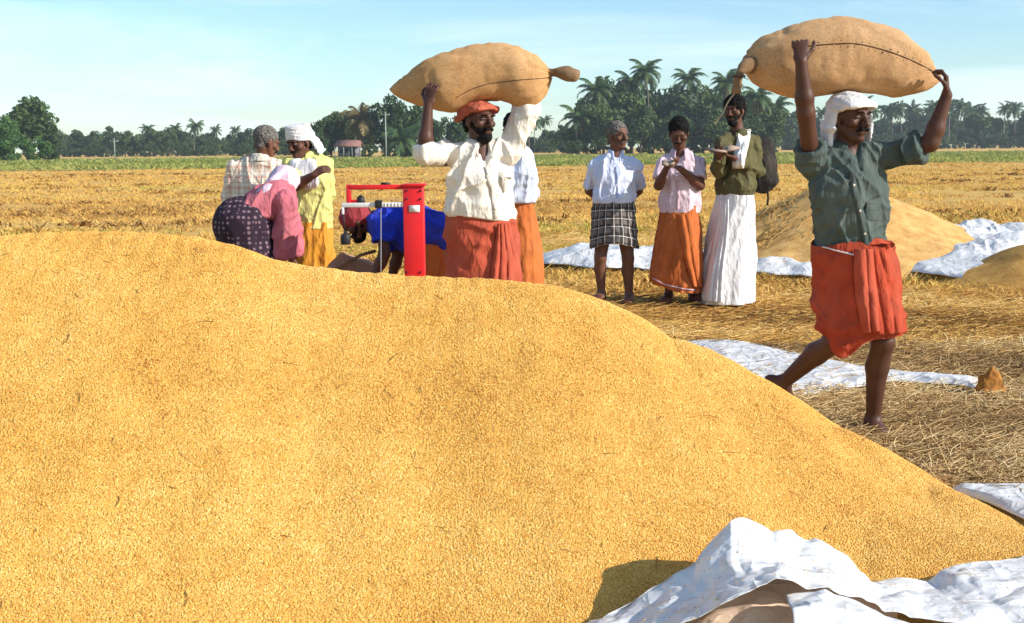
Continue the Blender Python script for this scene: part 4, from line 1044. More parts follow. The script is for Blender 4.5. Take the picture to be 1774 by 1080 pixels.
M_PINKPLAID = plaid('cream_pink_plaid', (.66, .56, .44), [((.56, .20, .16), .085, .16, .1, .5), ((.30, .24, .24), .085, .06, .55, .5), ((.74, .70, .62), .085, .14, .75, .6)])
M_YELLOW = cloth('pale_yellow_shirt', (.64, .62, .22), .8); M_AMBER = cloth('amber_lungi', (.66, .28, .03), .7)
M_ROSE = cloth('rose_pink_shirt', (.58, .16, .20), .75); M_SCARF = cloth('pink_white_scarf', (.72, .54, .66), .8); M_BLUE = cloth('bright_blue_shirt', (.018, .045, .55), .6); M_MAROON = cloth('maroon_cap', (.34, .035, .05), .7)
def dotted():
    m = NT('dotted_dark_skirt', .9, .15); v = m.n('ShaderNodeTexVoronoi'); v.inputs['Scale'].default_value = 27; v.inputs['Randomness'].default_value = .25; m.l(m.coord(), v.inputs['Vector'])
    m.col(m.ramp(v.outputs['Distance'], [(.24, (.20, .13, .15)), (.40, (.030, .018, .030))])); return m.m
M_DOT = dotted()

# ================================================================== man in the green shirt carrying a sack
f = Fig('person', 5.95, 1478, 'man in a grey-green shirt and red lungi striding with a sack on his head', SKIN3, .0055)
f.body_axes(22).head(1472, 206, -.02, 33, 4, 0, 1.0)
f.j(pelvis=(1480, 440, 0), chest=(1472, 325, -.02), neck=(1464, 262, 0), sh_a=(1406, 280, -.03), el_a=(1396, 196, -.16), wr_a=(1388, 108, -.20),
    sh_b=(1546, 268, .02), el_b=(1612, 248, -.08), wr_b=(1640, 166, -.10), hip_a=(1450, 462, .03), kn_a=(1446, 594, -.05), an_a=(1356, 664, .18), toe_a=(1376, 722, .24),
    hip_b=(1512, 462, 0), kn_b=(1530, 592, -.10), an_b=(1512, 728, .02), toe_b=(1528, 764, -.12))
A = f
f.body([((f.J['wr_a'], npv((-.05, .05, 1)), npv((.1, 1, .1))), dict(curl=(1.15, 1.15, .8), thumb=-1)), ((f.J['wr_b'], npv((-.05, .05, 1)), npv((-1, .35, 0))), dict(curl=(.55, .9, .6), thumb=1))])
f.eyes(); f.moustache(thick=1.25); f.hair(back=-.04, vol=-.016)
J = f.J
def sl(a, b, t): return a + (b - a) * t
sh = f.shirt([(1476, 446, 0, .150, .115), (1474, 425, 0, .170, .130), (1473, 380, -.01, .176, .132), (1472, 330, -.01, .185, .130), (1466, 290, 0, .150, .095)],
    [([J['neck'] + npv((-.04, 0, -.03)), J['sh_a'], sl(J['sh_a'], J['el_a'], .30)], .066, .066), ([J['neck'] + npv((.05, 0, -.03)), J['sh_b'], sl(J['sh_b'], J['el_b'], .74)], .062, .076)],
    M_GREENSHIRT, None, .13, .015, dirs=[((.35, 0, 1), 2.2, 13, 1.0, 1), ((-.5, 0, 1), 3, 16, .8, 2), ((1, .4, .35), 6, 22, .45, 3)], seed=1)
f.collar(M_GREENTRIM, sh, .066, .092); f.strip('placket', [(1474, 300), (1484, 345), (1494, 390), (1500, 425)], .030, M_GREENTRIM, sh)
for q in ((1479, 322), (1489, 365), (1497, 405)):
    p, nn = f.surf(*q)
    if p is not None: v_, q_ = tube([p, p + nn * .009], .006, 8); obj('button', v_, q_, M_CREAMT, sh)
f.strip('pocket', [(1512, 345), (1513, 365), (1514, 382)], .10, M_GREENTRIM, sh, .002)
def hemA(t):   # lower over the trailing leg, notched between the legs
    x = math.sin(t); fr = math.cos(t); d = (t + 1.0 + math.pi) % (2 * math.pi) - math.pi; return -.092 * math.exp(-(d / .42) ** 2) + .01 * max(0, x) + .10 * max(0, -fr)
lg = f.skirt('lungi', [(1475, 417, 0, .184, .150), (1478, 440, 0, .196, .160), (1482, 500, -.01, .196, .165), (1485, 545, -.03, .192, .174), (1487, 578, -.03, .184, .174)], M_REDL, top=lambda t: .02 * math.cos(2 * t), hem=hemA, nf=6, amp=.024, seed=5, horiz=.55, wrinkle=.012)
f.panel('front_fold', [(1494, 432), (1496, 480), (1500, 530), (1512, 578)], [(1534, 428), (1550, 470), (1560, 520), (1564, 576)], M_REDL, lg, npl=3, amp=.024, seed=1)
f.panel('hanging_end', [(1480, 432), (1478, 470), (1482, 520), (1492, 575)], [(1512, 430), (1514, 470), (1520, 520), (1524, 570)], M_REDL2, lg, npl=2, amp=.026, out=.06, seed=3)
S_ = Sdf(f.L(1500, 430) - .16, f.L(1500, 430) + .16, .005)
kc, _ = f.surf(1510, 436, f.sk_bvh); S_.cap(kc + npv((-.05, .0, .0)), kc + npv((.045, -.01, .012)), (.022, .026), (.018, .03), (0, 0, 1), .02); S_.ell(kc + npv((.0, -.015, 0)), (.035, .03, .026), None, .02); S_.cap(kc + npv((.03, -.01, .01)), kc + npv((.10, .0, .03)), .02, .012, (0, 0, 1), .02)
V, Q = S_.mesh(); V = V + vnorm(V, Q) * ((ridge(V * np.array((40, 40, 14)), 4) - .5) * .01)[:, None]; obj('knot', V, Q, M_REDL, lg)
f.strip('border', [(1412, 424), (1440, 432), (1470, 440), (1500, 444), (1530, 440)], .006, M_WHITE, lg, .003, bvh=f.sk_bvh)
def wrapA(S):
    k = f.hs; fr = f.hfr; S.ell(f.hp(0, -.018, .058), npv((.088, .106, .066)), fr); S.cap(f.hp(-.07, .05, .055), f.hp(.07, .05, .055), (.03, .05), (.03, .05), f.hu, .03)
    S.ell(f.hp(0, .06, -.03), npv((.12, .10, .088)), fr, .01, 's'); S.cut(f.hp(0, -.02, .028), -f.hu + .25 * f.hf)
    S.cap(f.hp(-.080, -.03, .05), f.hp(-.098, -.045, -.04), (.030, .016), (.040, .015), f.hf, .02); S.cap(f.hp(-.098, -.045, -.04), f.hp(-.088, -.05, -.135), (.040, .014), (.030, .012), f.hf, .02)
    S.cap(f.hp(.084, .035, .04), f.hp(.086, .050, -.03), (.016, .008), (.016, .007), f.hf, .01); S.cap(f.hp(.086, .050, -.03), f.hp(.082, .055, -.125), (.016, .007), (.014, .006), f.hf, .01)
f.blob('head_cloth', wrapA, M_WHITE, .0045, .2, lambda V: (ridge((V - f.hc) @ np.stack([f.hsd, f.hf, f.hu + f.hsd * .35]).T * np.array((9, 9, 45)), 3) - .5) * .012)

# ================================================================== man in the cream shirt carrying a sack
f = Fig('person', 7.2, 835, 'man in a cream shirt and red lungi carrying a sack on his head', SKIN3, .006)
f.body_axes(20).head(830, 210, -.02, 40, 2, 0, 1.0)
f.j(pelvis=(834, 402, 0), chest=(832, 315, -.02), neck=(830, 254, 0), sh_a=(772, 270, 0), el_a=(735, 266, -.21), wr_a=(742, 182, -.20), sh_b=(884, 262, .02), el_b=(912, 192, .03), wr_b=(884, 148, .20),
    hip_a=(812, 412, .02), kn_a=(816, 535, -.06), an_a=(806, 652, .04), toe_a=(816, 672, -.12), hip_b=(860, 412, 0), kn_b=(872, 535, -.10), an_b=(880, 652, .0), toe_b=(892, 672, -.17))
J = f.J; B = f
f.body([((J['wr_a'], npv((.22, .1, 1)), npv((.45, 1, .1))), dict(curl=(.4, .7, .5), thumb=1)), ((J['wr_b'], npv((-.6, .2, .6)), npv((0, .1, 1))), dict(curl=(.3, .4, .3), thumb=-1))])
f.eyes(); f.moustache(thick=1.2); f.beard(); f.hair(back=-.05, vol=-.016)
def skew(V):
    x = V @ f.sd; return -.10 * np.clip((x - x.min()) / (x.max() - x.min()), 0, 1)
sh = f.shirt([(832, 392, 0, .208, .175), (832, 360, 0, .198, .165), (832, 315, -.01, .190, .140), (830, 280, 0, .150, .10)],
    [([J['neck'] + npv((-.04, 0, -.04)), J['sh_a'], sl(J['sh_a'], J['el_a'], .95), sl(J['el_a'], J['wr_a'], .16)], .066, .060), ([J['neck'] + npv((.05, 0, -.04)), J['sh_b'], J['el_b'], sl(J['el_b'], J['wr_b'], .25)], .068, .054)],
    M_CREAM, float(f.L(830, 362)[2]), .13, .017, dirs=[((.45, 0, 1), 2.2, 11, 1.0, 1), ((-.35, 0, 1), 3, 14, .8, 2), ((1, .4, .3), 6, 20, .5, 3)], seed=2, hem_fn=skew)
f.collar(M_CREAMT, sh, .066, .094); f.strip('placket', [(842, 290), (850, 320), (856, 350), (860, 378)], .030, M_CREAMT, sh)
f.strip('pocket', [(876, 300), (877, 315), (878, 328)], .09, M_CREAMT, sh, .002)
for q in ((845, 302), (852, 330), (858, 362)):
    p, nn = f.surf(*q)
    if p is not None: v_, q_ = tube([p, p + nn * .009], .006, 8); obj('button', v_, q_, M_CREAMT, sh)
lg = f.skirt('lungi', [(832, 366, 0, .178, .14), (834, 390, 0, .198, .16), (838, 440, 0, .205, .17), (840, 500, 0, .21, .19), (842, 560, 0, .205, .19)], M_REDL2, nf=6, amp=.022, seed=15, horiz=.8, wrinkle=.014)
f.panel('front_fold', [(862, 388), (858, 420), (852, 460), (848, 520)], [(884, 386), (892, 420), (902, 460), (908, 520)], M_REDL2, lg, npl=4, amp=.03, out=.05, seed=2)
def wrapB(S):
    fr = f.hfr; S.ell(f.hp(0, -.02, .055), npv((.092, .112, .062)), fr); S.cap(f.hp(-.07, .045, .055), f.hp(.07, .045, .058), (.026, .05), (.026, .05), f.hu, .03)
    S.ell(f.hp(0, .06, -.035), npv((.13, .10, .085)), fr, .01, 's'); S.cut(f.hp(0, -.02, .030), -f.hu + .3 * f.hf); S.cap(f.hp(-.07, -.06, .05), f.hp(-.10, -.08, .0), (.03, .02), (.02, .012), f.hf, .02)
f.blob('head_cloth', wrapB, M_ORANGECLOTH, .005, .2, lambda V: (ridge((V - f.hc) @ np.stack([f.hsd, f.hf, f.hu + f.hsd * .3]).T * np.array((9, 9, 45)), 3) - .5) * .012)

# ================================================================== man half hidden behind the cream shirt
f = Fig('person', 8.3, 900, 'man in a pale blue shirt and orange lungi half hidden behind the cream-shirted carrier', SKIN, .008)
f.body_axes(-50).head(904, 224, .04, -60, 25, 0, .92)
f.j(pelvis=(898, 380, .05), chest=(900, 300, 0), neck=(900, 258, -.02), sh_a=(880, 275, -.12), el_a=(876, 340, -.18), wr_a=(868, 390, -.26), sh_b=(918, 272, .06), el_b=(927, 335, .10), wr_b=(914, 392, .0),
    hip_a=(890, 400, 0), kn_a=(890, 505, -.02), an_a=(892, 598, 0), toe_a=(872, 612, -.14), hip_b=(908, 400, .1), kn_b=(910, 505, .08), an_b=(914, 598, .12), toe_b=(894, 614, .0))
J = f.J; f.body([((J['wr_b'], npv((-.1, -.1, -1)), npv((-1, -.2, 0))), dict(curl=(.35, .4, .3), thumb=1)), ((J['wr_a'], npv((-.1, -.1, -1)), npv((1, -.2, 0))), dict(curl=(.35, .4, .3), thumb=-1))]); f.hair()
sh = f.shirt([(898, 380, .05, .165, .13), (899, 345, .03, .160, .125), (900, 300, 0, .165, .120), (900, 275, -.01, .13, .09)], [([J['neck'] + npv((-.03, 0, -.04)), J['sh_a'], J['el_a'], J['wr_a']], .068, .048), ([J['neck'] + npv((.03, 0, -.04)), J['sh_b'], J['el_b'], sl(J['el_b'], J['wr_b'], .97)], .070, .048)], M_PALEBLUE, float(f.L(898, 352)[2]), .08, .012, seed=3)
f.skirt('lungi', [(898, 346, .05, .15, .12), (899, 385, .05, .17, .15), (902, 440, .05, .175, .17), (904, 500, .05, .17, .17)], M_ORANGE, nf=9, amp=.02, seed=18); f.root.location.x -= .035

# ================================================================== three men standing
f = Fig('person', 11.1, 1066, 'grey-haired man in a pale blue-white shirt and checked lungi with hands behind his back', SKIN2, .0075)
f.body_axes(12).head(1070, 236, -.02, 38, 4, 0, 1.02)
f.j(pelvis=(1064, 372, 0), chest=(1064, 305, 0), neck=(1066, 268, 0), sh_a=(1030, 286, .02), el_a=(1021, 330, .12), wr_a=(1050, 352, .20), sh_b=(1100, 286, .02), el_b=(1106, 330, .12), wr_b=(1080, 352, .20),
    hip_a=(1048, 380, 0), kn_a=(1040, 446, -.03), an_a=(1042, 508, .02), toe_a=(1034, 519, -.13), hip_b=(1080, 380, 0), kn_b=(1088, 448, -.03), an_b=(1090, 512, .0), toe_b=(1086, 525, -.16))
J = f.J; f.body([((J['wr_a'], npv((1, .1, -.3)), npv((0, 1, 0))), dict(curl=(.4, .5, .4), thumb=1)), ((J['wr_b'], npv((-1, .1, -.3)), npv((0, 1, 0))), dict(curl=(.4, .5, .4), thumb=-1))])
f.eyes(M_HAIR_GREY); f.hair(M_HAIR_GREY, line=.025, amp=.008); f.moustache(M_HAIR_GREY, .8)
sh = f.shirt([(1062, 368, 0, .170, .135), (1063, 345, 0, .185, .145), (1064, 305, 0, .180, .130), (1065, 288, 0, .15, .095)], [([J['neck'] + npv((-.04, 0, -.04)), J['sh_a'], sl(J['sh_a'], J['el_a'], .86)], .060, .066), ([J['neck'] + npv((.04, 0, -.04)), J['sh_b'], sl(J['sh_b'], J['el_b'], .86)], .060, .066)], M_BLUEWHITE, float(f.L(1064, 352)[2]), .09, .014, seed=4)
f.collar(M_BLUEWT, sh, .064, .082, tip=.02); f.strip('placket', [(1068, 290), (1070, 315), (1070, 345)], .03, M_BLUEWT, sh)
def hemD(t): return .03 * math.cos(t * 2 + .5) - .02
f.skirt('lungi', [(1063, 344, 0, .165, .13), (1063, 370, 0, .185, .15), (1063, 395, 0, .195, .165), (1063, 422, 0, .200, .17)], M_CHECK, hem=hemD, nf=8, amp=.026, seed=21, wrinkle=.016, horiz=.3)

f = Fig('person', 11.0, 1178, 'man in a pale pink shirt and rust orange dhoti looking down at a notebook', SKIN, .0075)
f.body_axes(-8).head(1176, 231, -.06, -8, 30, 0, 1.02)
f.j(pelvis=(1178, 375, 0), chest=(1178, 305, 0), neck=(1178, 266, 0), sh_a=(1149, 281, .0), el_a=(1141, 322, -.10), wr_a=(1154, 292, -.27), sh_b=(1210, 281, .0), el_b=(1213, 322, -.10), wr_b=(1178, 292, -.26),
    hip_a=(1166, 385, 0), kn_a=(1162, 450, -.03), an_a=(1158, 512, .02), toe_a=(1152, 524, -.14), hip_b=(1194, 385, 0), kn_b=(1198, 450, -.03), an_b=(1200, 510, .05), toe_b=(1206, 520, -.10))
J = f.J; E = f
f.body([((J['wr_a'], npv((.5, -.35, .35)), npv((.3, -.1, 1))), dict(curl=(.3, .5, .4), thumb=-1)), ((J['wr_b'], npv((-.75, -.3, .25)), npv((-.3, .2, -1))), dict(curl=(.4, .6, .5), thumb=-1))])
f.hair(vol=.004, amp=.009, line=.016); f.moustache(thick=.8)
sh = f.shirt([(1178, 392, 0, .185, .150), (1178, 350, 0, .172, .140), (1178, 305, 0, .172, .128), (1178, 286, 0, .14, .095)], [([J['neck'] + npv((-.04, 0, -.04)), J['sh_a'], sl(J['sh_a'], J['el_a'], .72)], .060, .068), ([J['neck'] + npv((.04, 0, -.04)), J['sh_b'], sl(J['sh_b'], J['el_b'], .72)], .060, .068)], M_PINK, float(f.L(1178, 369)[2]), .12, .011, seed=5)
f.collar(M_PINKT, sh, .066, .098); f.strip('placket', [(1175, 312), (1175, 335), (1174, 362)], .03, M_PINKT, sh)
def hemE(t): return .05 * max(0, -math.sin(t)) - .02 * math.sin(t) - .03
lg = f.skirt('dhoti', [(1178, 356, 0, .165, .13), (1177, 390, 0, .185, .16), (1175, 440, 0, .215, .19), (1172, 480, 0, .225, .20), (1172, 496, 0, .228, .205)], M_ORANGE2, hem=hemE, nf=8, amp=.03, seed=25, twist=.5, wrinkle=.014)
f.panel('front_fold', [(1172, 372), (1178, 410), (1186, 450), (1200, 496)], [(1196, 370), (1206, 410), (1213, 450), (1218, 498)], M_ORANGE2, lg, npl=2, amp=.03, seed=4)
f.strip('border', [(1131, 482), (1150, 492), (1180, 500), (1205, 503)], .012, M_PINKT, lg, .003, bvh=f.sk_bvh)

f = Fig('person', 11.0, 1268, 'bearded man in an olive shirt and long white dhoti reading from an open book', SKIN, .0075)
f.body_axes(-38).head(1272, 194, -.02, -32, 2, 4, 1.02)
f.j(pelvis=(1272, 350, 0), chest=(1277, 275, 0), neck=(1278, 232, 0), sh_a=(1252, 248, -.08), el_a=(1244, 296, -.14), wr_a=(1246, 270, -.34), sh_b=(1305, 246, .08), el_b=(1312, 296, -.02), wr_b=(1272, 274, -.24),
    hip_a=(1262, 362, 0), kn_a=(1250, 430, -.06), an_a=(1222, 504, -.04), toe_a=(1208, 522, -.16), hip_b=(1286, 362, .04), kn_b=(1290, 432, .0), an_b=(1286, 508, .04), toe_b=(1274, 524, -.11))
J = f.J; FF = f
f.body([((J['wr_a'], npv((-.2, -.8, .35)), npv((.3, .2, 1))), dict(curl=(.3, .4, .3), thumb=-1)), ((J['wr_b'], npv((-.9, -.3, .25)), npv((.2, .2, 1))), dict(curl=(.3, .4, .3), thumb=1))])
f.eyes(); f.hair(vol=.014, amp=.012); f.beard(); f.moustache(thick=1.0)
sh = f.shirt([(1272, 352, 0, .180, .140), (1274, 320, 0, .172, .138), (1277, 275, 0, .172, .128), (1278, 255, 0, .14, .095)], [([J['neck'] + npv((-.03, -.03, -.04)), J['sh_a'], J['el_a'], sl(J['el_a'], J['wr_a'], .88)], .066, .046), ([J['neck'] + npv((.03, .03, -.04)), J['sh_b'], J['el_b'], sl(J['el_b'], J['wr_b'], .88)], .068, .048)], M_OLIVE, float(f.L(1272, 338)[2]), .10, .013, seed=6)
f.collar(M_OLIVET, sh, .066, .094)
f.strip('placket', [(1262, 272), (1256, 300), (1252, 330)], .03, M_OLIVET, sh)
def hemF(t): return -.02
lg = f.skirt('dhoti', [(1274, 328, 0, .158, .128), (1271, 365, 0, .180, .160), (1266, 420, 0, .205, .205), (1261, 470, -.02, .225, .250), (1258, 519, -.03, .235, .275)], M_WHITE, hem=hemF, nf=8, amp=.024, seed=29, twist=.25, wrinkle=.012)
f.panel('front_pleats', [(1246, 346), (1238, 400), (1226, 460), (1212, 520)], [(1262, 346), (1262, 400), (1256, 460), (1252, 524)], M_WHITE, lg, npl=4, amp=.03, seed=5)
tw = f.panel('shoulder_towel', [(1280, 226), (1276, 246), (1270, 270), (1268, 292)], [(1300, 224), (1298, 246), (1292, 270), (1288, 292)], M_WHITE, None, npl=2, amp=.012, out=.02, bvh=f.bvh)

# ================================================================== people by the scale
f = Fig('person', 10.1, 440, 'man in a cream and pink plaid shirt seen from behind', SKIN2, .008)
f.body_axes(155).head(462, 247, -.02, 125, 20, 0, 1.0)
f.j(pelvis=(436, 385, 0), chest=(440, 315, -.02), neck=(452, 276, -.02), sh_a=(406, 290, 0), el_a=(399, 345, .04), wr_a=(402, 398, .0), sh_b=(478, 288, 0), el_b=(487, 340, .1), wr_b=(486, 385, .12),
    hip_a=(422, 395, 0), kn_a=(424, 470, 0), an_a=(424, 545, 0), toe_a=(432, 556, .14), hip_b=(452, 395, 0), kn_b=(454, 470, 0), an_b=(456, 545, 0), toe_b=(464, 556, .14))
J = f.J; f.body([((J['wr_a'], npv((0, 0, -1)), npv((1, 0, 0))), dict(curl=(.4, .4, .3), thumb=1)), ((J['wr_b'], npv((0, 0, -1)), npv((-1, 0, 0))), dict(curl=(.4, .4, .3), thumb=1))])
f.hair(M_HAIR_GREY, line=.03); f.moustache()
sh = f.shirt([(436, 390, 0, .190, .145), (437, 350, 0, .185, .140), (441, 315, 0, .190, .130), (450, 294, 0, .15, .095)], [([J['neck'] + npv((-.04, 0, -.04)), J['sh_a'], J['el_a'], sl(J['el_a'], J['wr_a'], .8)], .070, .056), ([J['neck'] + npv((.04, 0, -.04)), J['sh_b'], J['el_b'], sl(J['el_b'], J['wr_b'], .8)], .070, .056)], M_PINKPLAID, float(f.L(436, 378)[2]), 0, .013, seed=7)
f.collar(M_CREAMT, sh)
f.skirt('lungi', [(436, 368, 0, .165, .13), (437, 410, 0, .18, .16), (438, 480, 0, .19, .18), (439, 530, 0, .19, .185)], M_ORANGE2, nf=9, amp=.02, seed=31)

f = Fig('person', 9.7, 535, 'man in a white turban and pale yellow shirt with a white cloth over his chest', SKIN, .0075)
f.body_axes(-22).head(519, 248, -.06, -34, 16, 0, 1.02)
f.j(pelvis=(540, 395, 0), chest=(538, 318, 0), neck=(530, 272, -.01), sh_a=(506, 284, -.06), el_a=(512, 322, -.22), wr_a=(543, 304, -.30), sh_b=(560, 283, .04), el_b=(566, 335, .06), wr_b=(553, 374, -.03),
    hip_a=(526, 405, 0), kn_a=(524, 485, -.02), an_a=(524, 560, 0), toe_a=(516, 572, -.14), hip_b=(554, 405, 0), kn_b=(556, 485, -.02), an_b=(558, 560, 0), toe_b=(552, 574, -.15))
J = f.J; f.body([((J['wr_a'], npv((.7, -.1, .4)), npv((0, .6, -.6))), dict(curl=(.5, .6, .4), thumb=1)), ((J['wr_b'], npv((-.25, -.2, -1)), npv((-1, 0, 0))), dict(curl=(.5, .6, .4), thumb=1))])
f.eyes(); f.hair(back=-.05); f.moustache()
sh = f.shirt([(541, 410, 0, .175, .145), (540, 365, 0, .165, .135), (538, 318, 0, .175, .128), (533, 292, 0, .145, .095)], [([J['neck'] + npv((-.03, -.02, -.04)), J['sh_a'], sl(J['sh_a'], J['el_a'], .75)], .068, .072), ([J['neck'] + npv((.04, 0, -.04)), J['sh_b'], J['el_b'], sl(J['el_b'], J['wr_b'], .7)], .072, .060)], M_YELLOW, float(f.L(540, 396)[2]), .08, .014, seed=8)
f.collar(M_YELLOW, sh)
def clothH(S):
    a = npv; S.cap(f.L(545, 280, .06), f.L(512, 286, -.12), (.05, .035), (.05, .04), (0, 0, 1), .03); S.cap(f.L(510, 292, -.14), f.L(510, 316, -.17), (.075, .035), (.08, .03), f.sd, .03); S.cap(f.L(530, 286, -.14), f.L(540, 320, -.17), (.085, .035), (.07, .03), f.sd, .03)
    S.ell(f.J['neck'] + npv((0, 0, .05)), (.066, .066, .06), None, .015, 's')
f.blob('chest_cloth', clothH, M_WHITE, .006, .34, lambda V: (ridge(V * np.array((14, 14, 5)), 3) - .5) * .018, at=f.L(526, 290, -.1))
lg = f.skirt('lungi', [(541, 384, 0, .160, .13), (541, 420, 0, .17, .15), (542, 460, 0, .165, .155), (542, 500, 0, .16, .155)], M_AMBER, nf=8, amp=.03, seed=33)
def turb(S):
    S.cap(f.hp(0, -.012, .045), f.hp(0, -.022, .135), (.094, .106), (.088, .098), f.hsd, .02, flat=1); S.ell(f.hp(0, .085, -.03), npv((.11, .085, .080)), f.hfr, .01, 's'); S.cut(f.hp(0, 0, .022), -f.hu + .2 * f.hf)
    S.cap(f.hp(.07, -.06, .06), f.hp(.115, -.10, -.10), (.035, .014), (.045, .012), f.hf, .02)
f.blob('turban', turb, M_WHITE, .005, .23, lambda V: (ridge((V - f.hc) @ np.stack([f.hsd, f.hf, f.hu + f.hsd * .25]).T * np.array((8, 8, 40)), 3) - .5) * .012)

# bent person in rose pink with a dark dotted skirt
f = Fig('person', 9.0, 450, 'person in a rose pink shirt and dark dotted skirt bending over', SKIN, .008)
f.body_axes(60).head(492, 318, .24, 120, 45, 0, .90); f.sd = n3((.35, .94, 0))
f.j(pelvis=(424, 384, 0), chest=(474, 352, .10), neck=(488, 328, .16), sh_a=(496, 348, -.06), el_a=(494, 402, -.06), wr_a=(488, 452, -.04), sh_b=(490, 338, .32), el_b=(508, 400, .34), wr_b=(506, 450, .32),
    hip_a=(424, 398, -.08), kn_a=(430, 480, -.08), an_a=(422, 578, -.08), toe_a=(440, 592, .0), hip_b=(430, 396, .10), kn_b=(438, 480, .1), an_b=(432, 578, .1), toe_b=(450, 590, .2))
J = f.J; f.body([((J['wr_a'], npv((.05, 0, -1)), npv((0, 1, 0))), dict(curl=(.5, .6, .4), thumb=1)), ((J['wr_b'], npv((.05, 0, -1)), npv((0, 1, 0))), dict(curl=(.5, .6, .4), thumb=1))])
sh = f.shirt([(432, 380, 0, .165, .125), (452, 364, .05, .175, .130), (474, 352, .10, .185, .130), (486, 338, .14, .14, .09)], [([J['neck'] + npv((-.02, -.04, -.05)), J['sh_a'], J['el_a'], sl(J['el_a'], J['wr_a'], .85)], .085, .072), ([J['neck'] + npv((.0, .04, -.05)), J['sh_b'], J['el_b'], sl(J['el_b'], J['wr_b'], .85)], .080, .066)], M_ROSE, None, 0, .018, dirs=[((0, 0, 1), 3, 14, 1.0, 1), ((.8, .3, .6), 4, 16, .7, 2)], seed=9)
def skI(S):
    S.ell(f.L(420, 388, 0), (.20, .22, .19), None, .03); S.cap(f.L(424, 392, 0), f.L(440, 470, 0), (.21, .19), (.24, .20), (0, 1, 0), .06); S.cap(f.L(440, 470, 0), f.L(436, 550, 0), (.24, .20), (.24, .20), (0, 1, 0), .06, flat=1)
f.blob('dotted_skirt', skI, M_DOT, .009, .75, lambda V: (ridge(V * np.array((12, 12, 4)), 3) - .5) * .022, at=f.L(430, 470, 0))
def scarfI(S):
    S.ell(f.hp(0, -.01, .02), npv((.088, .105, .112)), f.hfr, .02); S.cap(f.hp(0, -.06, .0), f.L(450, 342, .0), (.12, .05), (.10, .03), (0, 1, 0), .05); S.cap(f.L(470, 330, .02), f.L(405, 366, -.02), (.10, .035), (.07, .025), (0, 1, 0), .04)
    S.cut(f.hp(0, .085, 0), f.hf)
f.blob('scarf', scarfI, M_SCARF, .007, .48, lambda V: (ridge(V * np.array((8, 16, 16)), 5) - .5) * .018, at=f.L(460, 335, .05))

# bent man in bright blue behind the scale
f = Fig('person', 8.7, 710, 'man in a bright blue shirt and maroon cap bent double behind the red scale', SKIN3, .0075)
f.body_axes(-90).head(618, 385, -.02, -84, 40, 0, 1.06); f.sd = npv((0, 1., 0))
f.j(pelvis=(748, 400, 0), chest=(680, 386, 0), neck=(650, 380, 0), sh_a=(664, 392, -.17), el_a=(666, 440, -.20), wr_a=(644, 492, -.20), sh_b=(664, 388, .17), el_b=(690, 440, .2), wr_b=(676, 490, .2),
    hip_a=(742, 410, -.09), kn_a=(722, 500, -.10), an_a=(748, 590, -.1), toe_a=(724, 606, -.1), hip_b=(748, 408, .09), kn_b=(738, 500, .1), an_b=(762, 590, .1), toe_b=(738, 604, .1))
J = f.J; f.body([((J['wr_a'], npv((-.2, 0, -1)), npv((0, 1, 0))), dict(curl=(.5, .6, .4), thumb=1)), ((J['wr_b'], npv((-.2, 0, -1)), npv((0, -1, 0))), dict(curl=(.5, .6, .4), thumb=1))])
f.moustache(); f.beard()
sh = f.shirt([(758, 408, 0, .185, .150), (730, 396, 0, .180, .140), (690, 388, 0, .190, .125), (664, 386, 0, .15, .10)], [([J['neck'] + npv((.04, -.05, -.02)), J['sh_a'], sl(J['sh_a'], J['el_a'], .55)], .078, .080), ([J['neck'] + npv((.04, .05, -.02)), J['sh_b'], sl(J['sh_b'], J['el_b'], .8)], .078, .080)], M_BLUE, None, 0, .018, dirs=[((0, 0, 1), 3, 13, 1.0, 1), ((.3, .8, .6), 4, 15, .8, 2)], seed=10,
    extra=lambda S: (S.cap(f.L(735, 400, -.06), f.L(738, 425, -.10), (.10, .10), (.09, .10), (0, 1, 0), .04), S.cap(f.L(752, 392, 0), f.L(752, 425, -.02), (.19, .085), (.20, .09), (0, 1, 0), .05, flat=1), S.cap(f.L(690, 395, -.08), f.L(700, 428, -.12), (.06, .05), (.05, .04), (0, 1, 0), .05)))
f.skirt('lungi', [(752, 412, 0, .19, .10), (748, 450, 0, .20, .125), (742, 490, 0, .20, .14), (742, 520, 0, .20, .145)], M_ORANGE, nf=8, amp=.025, seed=37)
def capJ(S):
    S.ell(f.hp(0, -.018, .042), npv((.096, .116, .100)), f.hfr); S.cap(f.hp(0, -.06, .02), f.hp(0, -.085, -.06), (.075, .05), (.06, .03), f.hsd, .02); S.ell(f.hp(0, .11, -.045), npv((.13, .095, .085)), f.hfr, .01, 's'); S.cut(f.hp(0, .0, -.03), -f.hu + .55 * f.hf)
f.blob('cap', capJ, M_MAROON, .005, .2, lambda V: (ridge(V * 22, 3) - .5) * .008)

